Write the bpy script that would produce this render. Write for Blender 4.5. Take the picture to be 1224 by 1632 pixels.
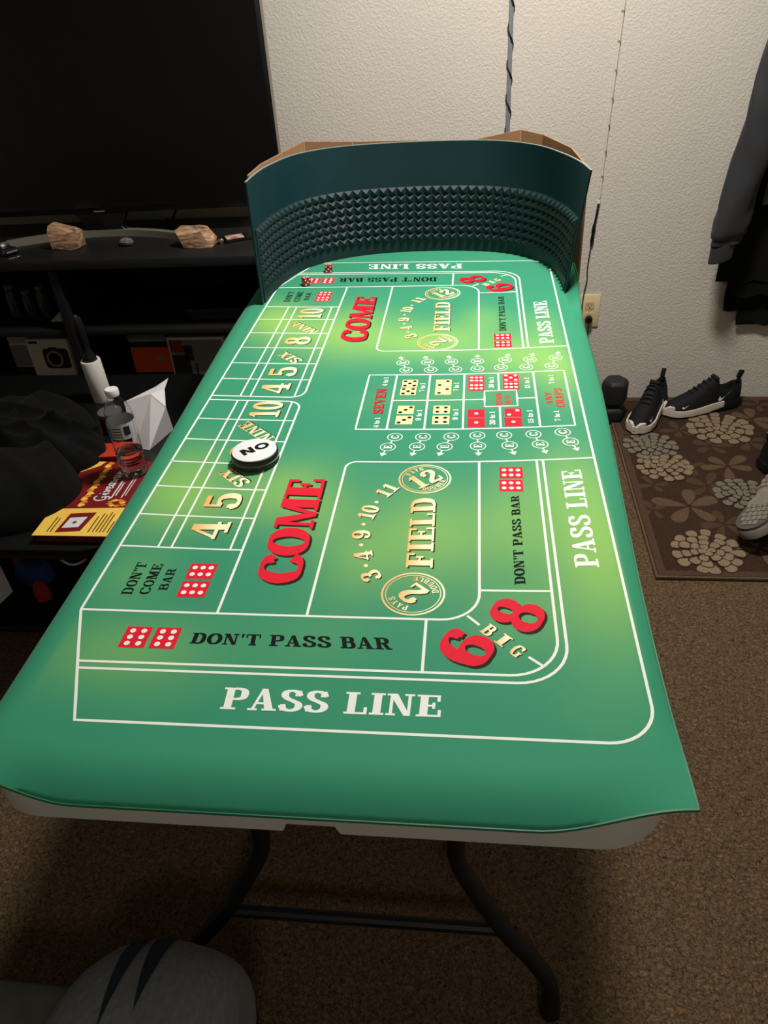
import bpy, bmesh, math, random
from mathutils import Vector, Matrix
random.seed(7)
for _o in list(bpy.data.objects): bpy.data.objects.remove(_o)
SC = bpy.context.scene
COL = SC.collection
# ------------------------------------------------------------------ camera
cam_d = bpy.data.cameras.new('camera'); cam = bpy.data.objects.new('camera', cam_d); COL.objects.link(cam)
cam_d.sensor_fit = 'VERTICAL'; cam_d.sensor_height = 32.0; cam_d.lens = 1222.0 / 1632.0 * 32.0
cam_d.clip_start = 0.02; cam_d.clip_end = 50
RX = Vector((0.99337, 0.09908, -0.05829)); DN = Vector((0.01032, -0.58193, -0.81317)); FW = Vector((-0.11449, 0.80718, -0.57910))
cam.matrix_world = Matrix(((RX[0], -DN[0], -FW[0], 0), (RX[1], -DN[1], -FW[1], 0), (RX[2], -DN[2], -FW[2], 1.40), (0, 0, 0, 1)))
SC.camera = cam
# ------------------------------------------------------------------ world, exposure
W = bpy.data.worlds.new('world'); SC.world = W; W.use_nodes = True
W.node_tree.nodes['Background'].inputs[0].default_value = (0.9, 0.85, 0.8, 1); W.node_tree.nodes['Background'].inputs[1].default_value = 0.02
SC.view_settings.view_transform = 'Standard'; SC.view_settings.look = 'None'; SC.view_settings.gamma = 1.0
SC.view_settings.use_curve_mapping = False; SC.view_settings.exposure = 0.0
LAMP = (0.17, 1.74, 2.40); LAMP_W = 46.5; LAMP_E = 2.0; LAMP2 = (0.35, -1.0, 2.40); FILL_LAMP_W = 8.5; LAMP_C = (1.0, .955, .90)
STR1 = (12.5, 16.2, 23); STR2 = (10.7, 17.2, 23)
# ------------------------------------------------------------------ helpers
def lin(c): c /= 255.0; return c / 12.92 if c <= 0.04045 else ((c + 0.055) / 1.055) ** 2.4
def rgb(r, g, b): return (lin(r), lin(g), lin(b))
def sstep(x): x = max(0.0, min(1.0, x)); return x * x * (3 - 2 * x)

def pm(name, col, rough=.55, metal=0.0, var=0.0, vscale=30, bump=0.0, bscale=200, spec=.5, trans=0.0, ior=1.45, sheen=0.0, stretch=None, emit=0.0, detail=3):
    m = bpy.data.materials.new(name); m.use_nodes = True; nt = m.node_tree; N = nt.nodes; L = nt.links
    b = N['Principled BSDF']; b.inputs['Roughness'].default_value = rough; b.inputs['Metallic'].default_value = metal
    b.inputs['Specular IOR Level'].default_value = spec; b.inputs['IOR'].default_value = ior
    b.inputs['Transmission Weight'].default_value = trans; b.inputs['Sheen Weight'].default_value = sheen
    b.inputs['Base Color'].default_value = (*col, 1)
    tc = N.new('ShaderNodeTexCoord'); src = tc.outputs['Object']
    if stretch:
        mp = N.new('ShaderNodeMapping'); mp.inputs['Scale'].default_value = stretch; L.new(src, mp.inputs[0]); src = mp.outputs[0]
    if var:
        n = N.new('ShaderNodeTexNoise'); n.inputs['Scale'].default_value = vscale; n.inputs['Detail'].default_value = detail; L.new(src, n.inputs['Vector'])
        r = N.new('ShaderNodeValToRGB'); r.color_ramp.elements[0].position = .3; r.color_ramp.elements[1].position = .7
        r.color_ramp.elements[0].color = (*[c * (1 - var) for c in col], 1); r.color_ramp.elements[1].color = (*[min(1, c * (1 + var)) for c in col], 1)
        L.new(n.outputs['Fac'], r.inputs[0]); L.new(r.outputs[0], b.inputs['Base Color'])
    if bump:
        n2 = N.new('ShaderNodeTexNoise'); n2.inputs['Scale'].default_value = bscale; n2.inputs['Detail'].default_value = detail; L.new(src, n2.inputs['Vector'])
        bp = N.new('ShaderNodeBump'); bp.inputs['Strength'].default_value = bump; bp.inputs['Distance'].default_value = .004
        L.new(n2.outputs['Fac'], bp.inputs['Height']); L.new(bp.outputs[0], b.inputs['Normal'])
    if emit:
        b.inputs['Emission Color'].default_value = (1, .93, .82, 1); b.inputs['Emission Strength'].default_value = emit
    return m

def crom(pts, n=6, closed=False):
    P = [Vector(p) for p in pts]; out = []; k = len(P); rng = k if closed else k - 1
    for i in range(rng):
        if closed: a, b, c, d = P[(i-1) % k], P[i], P[(i+1) % k], P[(i+2) % k]
        else: a, b, c, d = P[max(i-1, 0)], P[i], P[i+1], P[min(i+2, k-1)]
        for j in range(n):
            t = j / n
            out.append(.5 * ((2*b) + (c-a)*t + (2*a-5*b+4*c-d)*t*t + (3*b-a-3*c+d)*t**3))
    if not closed: out.append(P[-1].copy())
    return out

class MB:
    def __init__(s): s.v = []; s.f = []
    def add(s, vs, fs):
        o = len(s.v); s.v += [tuple(v) for v in vs]; s.f += [tuple(i + o for i in f) for f in fs]; return s
    def box(s, x0, x1, y0, y1, z0, z1):
        return s.add([(x0,y0,z0),(x1,y0,z0),(x1,y1,z0),(x0,y1,z0),(x0,y0,z1),(x1,y0,z1),(x1,y1,z1),(x0,y1,z1)],
                     [(3,2,1,0),(4,5,6,7),(0,1,5,4),(1,2,6,5),(2,3,7,6),(3,0,4,7)])
    def loft(s, rings, c0=True, c1=True, closed=True, loop=False):
        n = len(rings[0]); vs = [p for r in rings for p in r]; fs = []; m = len(rings)
        for i in range(m if loop else m - 1):
            j = (i + 1) % m
            for k in range(n if closed else n - 1):
                l = (k + 1) % n
                fs.append((i*n+k, i*n+l, j*n+l, j*n+k))
        if c0 and not loop: fs.append(tuple(reversed(range(n))))
        if c1 and not loop: fs.append(tuple((m-1)*n + k for k in range(n)))
        return s.add(vs, fs)
    def tube(s, path, r, n=10, closed=False, flat=1.0):
        P = [Vector(p) for p in path]; m = len(P); rings = []; up = None
        for i in range(m):
            if closed: t = P[(i+1) % m] - P[(i-1) % m]
            else: t = P[min(i+1, m-1)] - P[max(i-1, 0)]
            t.normalize()
            if up is None:
                up = Vector((0,0,1)) if abs(t.z) < .9 else Vector((0,1,0))
            side = t.cross(up)
            if side.length < 1e-5: side = t.cross(Vector((1,0,0)))
            side.normalize(); up = side.cross(t).normalized()
            rr = r[i] if isinstance(r, (list, tuple)) else r
            rings.append([P[i] + side*math.cos(a)*rr + up*math.sin(a)*rr*flat for a in [2*math.pi*k/n for k in range(n)]])
        return s.loft(rings, loop=closed)
    def lathe(s, prof, n=28, c=(0,0,0)):
        return s.loft([[(c[0]+r*math.cos(2*math.pi*k/n), c[1]+r*math.sin(2*math.pi*k/n), c[2]+z) for k in range(n)] for r, z in prof])
    def prism(s, poly, z0, z1):
        return s.loft([[(x,y,z0) for x,y in poly],[(x,y,z1) for x,y in poly]])
    def xf(s, M):
        s.v = [tuple(M @ Vector(v)) for v in s.v]; return s
    def build(s, name, mat, parent=None, smooth=True, bevel=0.0, seg=2, org=None, loc=None, rot=None, ang=35, kind=None, sub=0):
        v = s.v if org is None else [(a-org[0], b-org[1], c-org[2]) for a,b,c in s.v]
        me = bpy.data.meshes.new(name); me.from_pydata(v, [], s.f); me.update()
        bm = bmesh.new(); bm.from_mesh(me)
        bmesh.ops.recalc_face_normals(bm, faces=bm.faces)
        if bevel: bmesh.ops.bevel(bm, geom=[e for e in bm.edges if len(e.link_faces) == 2 and e.calc_face_angle(0) > .5], offset=bevel, segments=seg, affect='EDGES', profile=.5, clamp_overlap=True)
        bm.to_mesh(me); bm.free()
        if smooth:
            me.polygons.foreach_set('use_smooth', [True]*len(me.polygons))
            me.set_sharp_from_angle(angle=math.radians(ang))
        o = bpy.data.objects.new(name, me); COL.objects.link(o); me.materials.append(mat)
        if sub:
            md = o.modifiers.new('subsurf', 'SUBSURF'); md.levels = sub; md.render_levels = sub
        if parent: o.parent = parent
        if loc: o.location = loc
        if rot: o.rotation_euler = rot
        if kind: o['kind'] = kind
        return o

def tag(o, label, cat, group=None, kind=None):
    o['label'] = label; o['category'] = cat
    if group: o['group'] = group
    if kind: o['kind'] = kind
    return o
def thing(name, label, cat, loc=(0,0,0), rot=(0,0,0), group=None):
    o = bpy.data.objects.new(name, None); COL.objects.link(o); o.location = loc; o.rotation_euler = rot; o.empty_display_size = .05
    return tag(o, label, cat, group)
def struct(name, mb, mat, **k):
    o = mb.build(name, mat, **k); o['kind'] = 'structure'; return o
def arc(cx, cy, r, a0, a1, n=8):
    return [(cx + r*math.cos(math.radians(a0+(a1-a0)*i/n)), cy + r*math.sin(math.radians(a0+(a1-a0)*i/n))) for i in range(n+1)]
def rrect(x0, x1, y0, y1, r, n=5):
    return arc(x1-r,y0+r,r,-90,0,n)+arc(x1-r,y1-r,r,0,90,n)+arc(x0+r,y1-r,r,90,180,n)+arc(x0+r,y0+r,r,180,270,n)
# smooth value noise for cloth folds
def vnoise(x, y, seed=0):
    def h(i, j):
        k = (i*374761393 + j*668265263 + seed*974711) & 0xffffffff; k = ((k ^ (k >> 13)) * 1274126177) & 0xffffffff
        return ((k ^ (k >> 16)) & 0xffff) / 65535.0
    i, j = math.floor(x), math.floor(y); u, v = sstep(x-i), sstep(y-j)
    return (h(i,j)*(1-u)+h(i+1,j)*u)*(1-v) + (h(i,j+1)*(1-u)+h(i+1,j+1)*u)*v

# ------------------------------------------------------------------ slab-serif lettering (cap height 1)
class _Q(list): gid = 0
_gid = [0]
def _mk(polys):
    _gid[0] += 1; out = []
    for p in polys:
        q = _Q(p); q.gid = _gid[0]; out.append(q)
    return out
def _rect(x0,y0,x1,y1): return _mk([[(x0,y0),(x1,y0),(x1,y1),(x0,y1)]])
def _stroke(pts, S, T, closed=False, n=5):
    P = crom([(x,y,0) for x,y in pts], n, closed); m = len(P); qs = []; L = []; Rr = []
    for i in range(m):
        t = (P[(i+1) % m]-P[(i-1) % m]) if closed else (P[min(i+1,m-1)]-P[max(i-1,0)])
        t.normalize(); w = (T + (S-T)*abs(t.y)**1.4) / 2; nx, ny = -t.y, t.x
        L.append((P[i].x+nx*w, P[i].y+ny*w)); Rr.append((P[i].x-nx*w, P[i].y-ny*w))
    for i in range(m if closed else m-1):
        j = (i+1) % m; qs.append([L[i], Rr[i], Rr[j], L[j]])
    return _mk(qs)
def _ell(cx,cy,rx,ry,S,T): return _stroke([(cx+rx*math.cos(a),cy+ry*math.sin(a)) for a in [2*math.pi*i/12 for i in range(12)]],S,T,True,3)
def glyph(ch, S=.25, T=.10, e=.09):
    r = _rect; a = .10; b = a + S; w = a*2 + S
    stem = r(a,0,b,1); st = r(0,1-e,w,1); sb = r(0,0,w,e)
    if ch == ' ': return [], .38
    if ch == "'": return [[(.06,1),(.24,1),(.17,.66),(.08,.66)]], .28
    if ch == '.': return [[(.1+.11*math.cos(k), .5+.11*math.sin(k)) for k in [2*math.pi*i/10 for i in range(10)]]], .22
    if ch == 'I': return stem+st+sb, w
    if ch == 'L': return stem+st+r(0,0,.72,e)+r(.62,0,.72,.32), .74
    if ch == 'E': return stem+r(0,1-e,.72,1)+r(.62,.70,.72,1)+r(0,0,.76,e)+r(.66,0,.76,.32)+r(b,.46,.52,.46+e)+r(.48,.36,.57,.65), .78
    if ch == 'F': return stem+r(0,1-e,.72,1)+r(.62,.70,.72,1)+sb+r(b,.46,.52,.46+e)+r(.48,.36,.57,.65), .76
    if ch == 'P': return stem+r(0,1-e,.5,1)+r(0,0,w+.04,e)+_stroke([(b,.955),(.5,.955),(.66,.88),(.70,.72),(.66,.56),(.5,.48),(b,.48)],S,T), .82
    if ch == 'R': return stem+r(0,1-e,.5,1)+sb+_stroke([(b,.955),(.5,.955),(.64,.88),(.68,.73),(.64,.58),(.5,.51),(b,.51)],S,T)+[[(.40,.53),(.60,.53),(.80,.09),(.58,.06)]]+r(.60,0,.90,e), .90
    if ch == 'B': return stem+r(0,1-e,.5,1)+r(0,0,.5,e)+_stroke([(b,.955),(.48,.955),(.62,.89),(.65,.75),(.62,.61),(.48,.54),(b,.54)],S,T)+_stroke([(b,.53),(.5,.53),(.67,.45),(.71,.28),(.67,.12),(.5,.045),(b,.045)],S,T), .84
    if ch == 'D': return stem+r(0,1-e,.45,1)+r(0,0,.45,e)+_stroke([(b,.955),(.46,.955),(.66,.84),(.73,.5),(.66,.16),(.46,.045),(b,.045)],S,T), .86
    if ch == 'O': return _ell(.43,.5,.31,.455,S,T), .86
    if ch == 'C': return _stroke([(.72,.74),(.64,.89),(.46,.955),(.24,.86),(.13,.5),(.24,.14),(.46,.045),(.66,.11),(.77,.28)],S,T)+r(.69,.68,.77,.97), .82
    if ch == 'G': return _stroke([(.72,.74),(.64,.89),(.46,.955),(.24,.86),(.13,.5),(.24,.14),(.46,.045),(.62,.10),(.70,.22)],S,T)+r(.68,.66,.77,.99)+r(.60,0,.80,.42)+r(.50,.38,.88,.47), .90
    if ch == 'S': return _stroke([(.60,.72),(.55,.88),(.36,.955),(.18,.88),(.15,.72),(.26,.58),(.44,.48),(.60,.37),(.63,.22),(.54,.10),(.36,.045),(.17,.12),(.09,.30)],S,T)+r(.58,.70,.66,.97)+r(.05,.03,.13,.32), .76
    if ch == 'N': return r(.10,0,.20,1)+r(.66,0,.76,1)+[[(.06,1),(.32,1),(.76,0),(.56,0)]]+r(0,1-e,.3,1)+r(0,0,.30,e)+r(.55,1-e,.86,1), .88
    if ch == 'M': return r(.10,0,.20,1)+r(.74,0,.74+S,1)+[[(.08,1),(.34,1),(.60,.0),(.44,0)],[(.44,0),(.58,0),(.86,1),(.74,1)]]+r(0,1-e,.3,1)+r(0,0,.30,e)+r(.74,1-e,1.07,1)+r(.64,0,1.07,e), 1.08
    if ch == 'A': return [[(.10,0),(.20,0),(.46,1),(.36,1)],[(.56,0),(.56+S+.03,0),(.54,1),(.34,1)]]+r(.20,.28,.66,.28+e)+r(0,0,.31,e)+r(.46,0,.92,e), .92
    if ch == 'T': return r(.30,0,.30+S,1)+r(0,1-e,.83,1)+r(0,.66,.09,1)+r(.74,.66,.83,1)+r(.20,0,.63,e), .84
    if ch == 'H': return r(a,0,b,1)+st+sb+r(.58,0,.58+S,1)+r(.48,1-e,.48+w,1)+r(.48,0,.48+w,e)+r(b,.46,.58,.46+e), .48+w
    if ch == 'U': return r(a,.3,b,1)+st+r(.64,.3,.74,1)+r(.52,1-e,.86,1)+_stroke([(a+S/2,.34),(.26,.12),(.44,.045),(.62,.12),(.69,.34)],S,T), .88
    if ch == 'V': return [[(.08,1),(.08+S+.03,1),(.56,0),(.40,0)],[(.40,0),(.50,0),(.80,1),(.70,1)]]+r(0,1-e,.42,1)+r(.60,1-e,.90,1), .90
    if ch == 'Y': return [[(.06,1),(.06+S+.03,1),(.54,.45),(.34,.45)],[(.44,.42),(.54,.42),(.80,1),(.70,1)]]+r(.33,0,.33+S,.5)+r(0,1-e,.42,1)+r(.60,1-e,.88,1)+r(.23,0,.66,e), .88
    if ch == 'X': return [[(.06,1),(.06+S+.04,1),(.82,0),(.52,0)],[(.10,0),(.22,0),(.78,1),(.66,1)]]+r(0,1-e,.40,1)+r(.54,1-e,.86,1)+r(0,0,.34,e)+r(.44,0,.90,e), .90
    if ch == '0': return _ell(.37,.5,.25,.455,S,T), .74
    if ch == '1': return r(.20,0,.20+S,1)+r(.04,0,.58,e)+[[(.02,.74),(.20,.80),(.30,1),(.2,1)]], .60
    if ch == '2': return _stroke([(.12,.70),(.18,.88),(.36,.955),(.54,.88),(.57,.70),(.46,.50),(.26,.30),(.12,.07)],S,T+.03)+r(.05,0,.68,.13)+r(.60,0,.68,.32)+_rect(.06,.62,.22,.78), .72
    if ch == '3': return _stroke([(.12,.74),(.20,.90),(.36,.955),(.53,.88),(.56,.74),(.48,.59),(.32,.53)],S,T)+_stroke([(.32,.53),(.52,.47),(.60,.28),(.54,.11),(.36,.045),(.18,.10),(.10,.27)],S,T)+r(.05,.20,.20,.34)+r(.06,.68,.2,.8), .72
    if ch == '4': return r(.40,0,.40+S,1)+r(0,.26,.74,.26+.10)+r(.28,0,.74,e)+[[(0,.27),(.11,.27),(.50,1),(.40,1)]], .76
    if ch == '5': return _stroke([(.17,.54),(.34,.61),(.52,.55),(.60,.34),(.54,.12),(.34,.045),(.17,.10),(.10,.26)],S,T)+r(.10,.50,.20,1)+r(.10,.86,.60,1)+r(.05,.19,.20,.33), .72
    if ch == '6': return _ell(.40,.31,.24,.265,S,T)+_stroke([(.62,.78),(.56,.90),(.42,.955),(.24,.86),(.14,.62),(.15,.36)],S,T)+r(.55,.70,.70,.84), .76
    if ch == '7': return r(.04,.86,.68,1)+r(.04,.68,.12,1)+[[(.58,.88),(.68,.88),(.42,0),(.20,0)]], .70
    if ch == '8': return _ell(.38,.745,.20,.21,S,T)+_ell(.38,.28,.25,.235,S,T), .76
    if ch == '9': return _ell(.36,.69,.24,.265,S,T)+_stroke([(.14,.22),(.20,.10),(.34,.045),(.52,.14),(.62,.38),(.61,.64)],S,T)+r(.06,.16,.21,.30), .76
    if ch == 't': return r(.14,.08,.14+S,.92)+r(.02,.60,.48,.68)+_stroke([(.25,.14),(.34,.045),(.48,.10)],S,T), .50
    if ch == 'o': return _ell(.32,.34,.22,.30,S,T), .64
    if ch == 'n': return r(.06,0,.06+S,.66)+_stroke([(.24,.5),(.40,.63),(.52,.5),(.52,0)],S,T), .66    # sans helpers for small print
    if ch == 'Nsans': return r(0,0,.25,1)+r(.6,0,.85,1)+[[(0,1),(.27,1),(.85,0),(.58,0)]], .92
    if ch == 'Osans': return _ell(.50,.5,.38,.39,.24,.24), 1.0
    return [], .4
def text_polys(s, gap=.06, **k):
    x = 0; out = []
    for ch in (s if isinstance(s, (list, tuple)) else list(s)):
        _gid[0] = 0; g, w = glyph(ch, **k)
        for i, q in enumerate(g):
            nq = _Q([(px+x, py) for px, py in q]); nq.gid = getattr(q, 'gid', 0) or (12 + i % 4); out.append(nq)
        x += w + gap
    return out, max(x - gap, .01)
def text_quad(mb, s, BL, BR, TR, TL, zf, dz, off=(0,0), **k):
    """lay a line of lettering into the quadrilateral BL BR TR TL"""
    polys, w = text_polys(s, **k)
    for q in polys:
        vs = []
        for px, py in q:
            t = px / w
            x = (BL[0]*(1-t)+BR[0]*t)*(1-py) + (TL[0]*(1-t)+TR[0]*t)*py + off[0]
            y = (BL[1]*(1-t)+BR[1]*t)*(1-py) + (TL[1]*(1-t)+TR[1]*t)*py + off[1]
            vs.append((x, y, zf(x, y) + dz + q.gid * 8e-6))
        mb.add(vs, [tuple(range(len(vs)))])
def text_at(mb, s, c, d, h, w, zf, dz, off=(0,0), **k):
    """centre c, reading direction d (degrees), cap height h, total width w"""
    a = math.radians(d); dx, dy = math.cos(a), math.sin(a); ux, uy = -dy, dx
    P = lambda i, j: (c[0]+dx*w*i+ux*h*j, c[1]+dy*w*i+uy*h*j)
    text_quad(mb, s, P(-.5,-.5), P(.5,-.5), P(.5,.5), P(-.5,.5), zf, dz, off, **k)
# ------------------------------------------------------------------ materials
M = {}
M['white_plastic'] = pm('white_plastic', rgb(205,200,188), .45, var=.03, vscale=8, bump=.08, bscale=600)
M['black_metal'] = pm('black_metal', rgb(20,20,22), .55, var=.1, vscale=40)
M['print_white'] = pm('print_white', rgb(238,242,232), .7, spec=.2, var=.015, vscale=60)
M['print_black'] = pm('print_black', rgb(10,18,16), .75, var=.05, vscale=60, spec=.15)
M['print_red'] = pm('print_red', rgb(224,24,48), .7, spec=.2, var=.03, vscale=60)
M['print_shadow'] = pm('print_shadow', rgb(40,28,18), .7, spec=.15, var=.05, vscale=60)
M['print_cream'] = pm('print_cream', rgb(244,226,160), .6, var=.04, vscale=60)
def gold_mat():
    m = pm('print_gold', rgb(238,205,130), .55); nt = m.node_tree; N = nt.nodes; L = nt.links; b = N['Principled BSDF']
    tc = N.new('ShaderNodeTexCoord'); sx = N.new('ShaderNodeSeparateXYZ'); L.new(tc.outputs['Generated'], sx.inputs[0])
    r = N.new('ShaderNodeValToRGB'); r.color_ramp.elements[0].color = (*rgb(240,184,110),1); r.color_ramp.elements[1].color = (*rgb(255,246,196),1)
    r.color_ramp.elements[0].position = .05; r.color_ramp.elements[1].position = .75
    L.new(sx.outputs[0], r.inputs[0]); L.new(r.outputs[0], b.inputs['Base Color']); return m
M['print_gold'] = gold_mat()
M['wall'] = None
def wall_mat():
    m = pm('textured_wall_paint', rgb(202,195,183), .75, var=.03, vscale=2); nt = m.node_tree; N = nt.nodes; L = nt.links; b = N['Principled BSDF']
    tc = N.new('ShaderNodeTexCoord')
    n = N.new('ShaderNodeTexNoise'); n.inputs['Scale'].default_value = 125; n.inputs['Detail'].default_value = 2.5; n.inputs['Distortion'].default_value = .6
    L.new(tc.outputs['Object'], n.inputs['Vector'])
    r = N.new('ShaderNodeValToRGB'); r.color_ramp.elements[0].position = .42; r.color_ramp.elements[1].position = .62; L.new(n.outputs['Fac'], r.inputs[0])
    bp = N.new('ShaderNodeBump'); bp.inputs['Strength'].default_value = .28; bp.inputs['Distance'].default_value = .003
    L.new(r.outputs[0], bp.inputs['Height']); L.new(bp.outputs[0], b.inputs['Normal']); return m
M['wall'] = wall_mat()
M['ceiling'] = pm('ceiling_paint', rgb(215,212,205), .9, var=.02, vscale=3, bump=.3, bscale=90)
def carpet_mat(name, c0, c1, sc=210):
    m = pm(name, c0, .95, spec=.1); nt = m.node_tree; N = nt.nodes; L = nt.links; b = N['Principled BSDF']
    tc = N.new('ShaderNodeTexCoord')
    n = N.new('ShaderNodeTexNoise'); n.inputs['Scale'].default_value = sc; n.inputs['Detail'].default_value = 4; n.inputs['Roughness'].default_value = .65; n.inputs['Distortion'].default_value = 1.2
    L.new(tc.outputs['Object'], n.inputs['Vector'])
    r = N.new('ShaderNodeValToRGB'); r.color_ramp.elements[0].position = .32; r.color_ramp.elements[1].position = .68
    r.color_ramp.elements[0].color = (*c0,1); r.color_ramp.elements[1].color = (*c1,1); L.new(n.outputs['Fac'], r.inputs[0]); L.new(r.outputs[0], b.inputs['Base Color'])
    bp = N.new('ShaderNodeBump'); bp.inputs['Strength'].default_value = .9; bp.inputs['Distance'].default_value = .008
    L.new(n.outputs['Fac'], bp.inputs['Height']); L.new(bp.outputs[0], b.inputs['Normal']); return m
M['carpet'] = carpet_mat('brown_carpet', rgb(54,42,30), rgb(132,108,82), 150)
# ------------------------------------------------------------------ the room
YW = 2.72
struct('floor', MB().box(-3.0, 2.4, -2.6, YW+.1, -.05, 0), M['carpet'], smooth=False)
struct('wall_back', MB().box(-3.0, 2.4, YW, YW+.1, 0, 2.45), M['wall'], smooth=False)
struct('wall_left', MB().box(-3.1, -3.0, -2.6, YW+.1, 0, 2.45), M['wall'], smooth=False)
struct('wall_right', MB().box(2.4, 2.5, -2.6, YW+.1, 0, 2.45), M['wall'], smooth=False)
struct('wall_front', MB().box(-3.0, 2.4, -2.7, -2.6, 0, 2.45), M['wall'], smooth=False)
struct('ceiling', MB().box(-3.1, 2.5, -2.7, YW+.1, 2.45, 2.5), M['ceiling'], smooth=False)
# ------------------------------------------------------------------ folding table
TX0, TX1, TY0, TY1, TZ = -.536, .205, .442, 2.272, .738
tb = thing('folding_table', 'white plastic folding table with black steel legs under the green gaming mat', 'table', (-.165, 1.35, 0))
ORG = (-.165, 1.35, 0)
def table_top():
    mb = MB(); r = .022; rings = []
    def notch(x, y, z): return (x, y, z + (.013 if (-.189 < x < -.136 and y < TY0+.04 and z < .69) else 0))
    for (ins, zz) in [(.03,.668),(0.004,.668),(0,.672),(0,TZ-r)] + [(r-r*math.cos(math.radians(a)), TZ-r+r*math.sin(math.radians(a))) for a in (20,40,60,75,90)] + [(.06,TZ)]:
        rings.append([notch(x,y,zz) for x,y in rrect(TX0+ins,TX1-ins,TY0+ins,TY1-ins,.075-min(ins,.05),8)+[(xx,TY0+ins) for xx in (-.193,-.188,-.137,-.132)]])
    mb.loft(rings); return mb
ttop = table_top().build('table_top', M['white_plastic'], tb, org=ORG)
def leg_set(sgn, yb):
    # sgn +1: near set (feet towards the near end)
    f = lambda x, z: (x, yb + sgn*.2*z, z)
    for side in (1, -1):
        cx = -.165; hw = lambda x: cx + side*x
        pts = [f(hw(.150),.662),f(hw(.150),.50),f(hw(.146),.36),f(hw(.150),.318),f(hw(.166),.28),f(hw(.218),.185),f(hw(.268),.118),f(hw(.292),.075),f(hw(.298),.04),f(hw(.298),.012)]
        leg = MB().tube(crom(pts, 5), .0135, 12).build('leg', M['black_metal'], tb, org=ORG)
        MB().tube([f(hw(.298),.0),f(hw(.298),.004),f(hw(.298),.03)], [.0165,.0175,.0165], 14).build('rubber_foot', M['black_rubber'], leg, org=ORG)
    MB().tube([f(-.165-.222,.183), f(-.165+.222,.183)], .010, 10).build('crossbar', M['black_metal'], tb, org=ORG)
    MB().tube([f(-.165-.17,.656), f(-.165+.17,.656)], .010, 10).build('pivot_bar', M['black_metal'], tb, org=ORG)
    MB().tube([(-.165, yb+sgn*.125, .60), (-.165, yb+sgn*.38, .658)], .008, 8).build('folding_brace', M['black_metal'], tb, org=ORG)
    MB().tube([f(-.165-.15,.60), f(-.165+.15,.60)], .008, 10).build('crossbar', M['black_metal'], tb, org=ORG)
M['black_rubber'] = pm('black_rubber', rgb(18,18,19), .7, var=.1, vscale=50)
leg_set(1, .56); leg_set(-1, TY0+TY1-.56)
# ------------------------------------------------------------------ green mat
ZM = .743
def mxl(y): return -.541 - .021*sstep((y-.9)/.9)
def mxr(y): return .213 + .026*sstep((y-.6)/.9)
def my0(x): return .427 + .018*sstep((x-.06)/.15) + .018*sstep((-.40-x)/.14)
def mat_z(x, y):
    dl = max(0, x-mxl(y)); dr = max(0, mxr(y)-x); dn = max(0, y-my0(x)); z = ZM
    z -= .021*max(0, 1-dn/.055)**2.2 * sstep((dr+.01)/.16) * sstep((dl+.02)/.15)
    z -= .010*max(0, 1-dl/.03)**2 * sstep(dn/.1)
    fl = sstep((y-1.66)/.18); fh = fl*(1-.8*sstep((y-1.92)/.2))
    z -= .010*max(0, 1-dr/.03)**2 * sstep(dn/.14) * (1-fl)
    z += .044*max(0, 1-dr/.026)**1.2 * fh
    return z
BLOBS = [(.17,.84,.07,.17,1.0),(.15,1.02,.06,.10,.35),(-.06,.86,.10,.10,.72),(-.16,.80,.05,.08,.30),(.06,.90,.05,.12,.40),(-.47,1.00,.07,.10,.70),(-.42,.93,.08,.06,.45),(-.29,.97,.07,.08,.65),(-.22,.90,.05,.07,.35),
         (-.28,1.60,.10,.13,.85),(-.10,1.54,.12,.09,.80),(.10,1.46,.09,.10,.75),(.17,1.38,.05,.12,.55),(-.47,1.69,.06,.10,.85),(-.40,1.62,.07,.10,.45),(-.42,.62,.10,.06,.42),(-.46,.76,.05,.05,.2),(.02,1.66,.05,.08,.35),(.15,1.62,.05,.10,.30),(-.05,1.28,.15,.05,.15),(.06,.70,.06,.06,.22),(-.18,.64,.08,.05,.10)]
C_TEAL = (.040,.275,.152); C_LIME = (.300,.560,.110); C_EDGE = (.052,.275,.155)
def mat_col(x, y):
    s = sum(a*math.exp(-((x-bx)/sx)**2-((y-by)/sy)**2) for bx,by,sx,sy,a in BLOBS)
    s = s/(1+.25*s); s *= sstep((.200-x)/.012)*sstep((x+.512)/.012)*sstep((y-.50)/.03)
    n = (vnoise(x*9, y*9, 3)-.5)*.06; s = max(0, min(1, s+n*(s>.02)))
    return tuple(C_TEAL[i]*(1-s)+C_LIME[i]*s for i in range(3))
def mat_material():
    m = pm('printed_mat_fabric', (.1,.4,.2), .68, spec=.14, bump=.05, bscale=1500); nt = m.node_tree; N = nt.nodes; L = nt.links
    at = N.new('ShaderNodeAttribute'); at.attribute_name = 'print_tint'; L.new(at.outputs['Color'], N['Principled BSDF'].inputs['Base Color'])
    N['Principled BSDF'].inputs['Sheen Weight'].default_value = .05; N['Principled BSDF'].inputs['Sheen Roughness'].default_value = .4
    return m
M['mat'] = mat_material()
MORG = (-.165, 1.35, .74)
gm = thing('gaming_mat', 'green printed dice-game mat with white betting lines covering the folding table', 'mat', MORG)
def dense(a, b, n, e, ne):
    L = [a + e*(i/ne) for i in range(ne)]; L += [a+e + (b-a-2*e)*i/n for i in range(n+1)]; L += [b-e + e*(i/ne) for i in range(1, ne+1)]; return L
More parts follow.
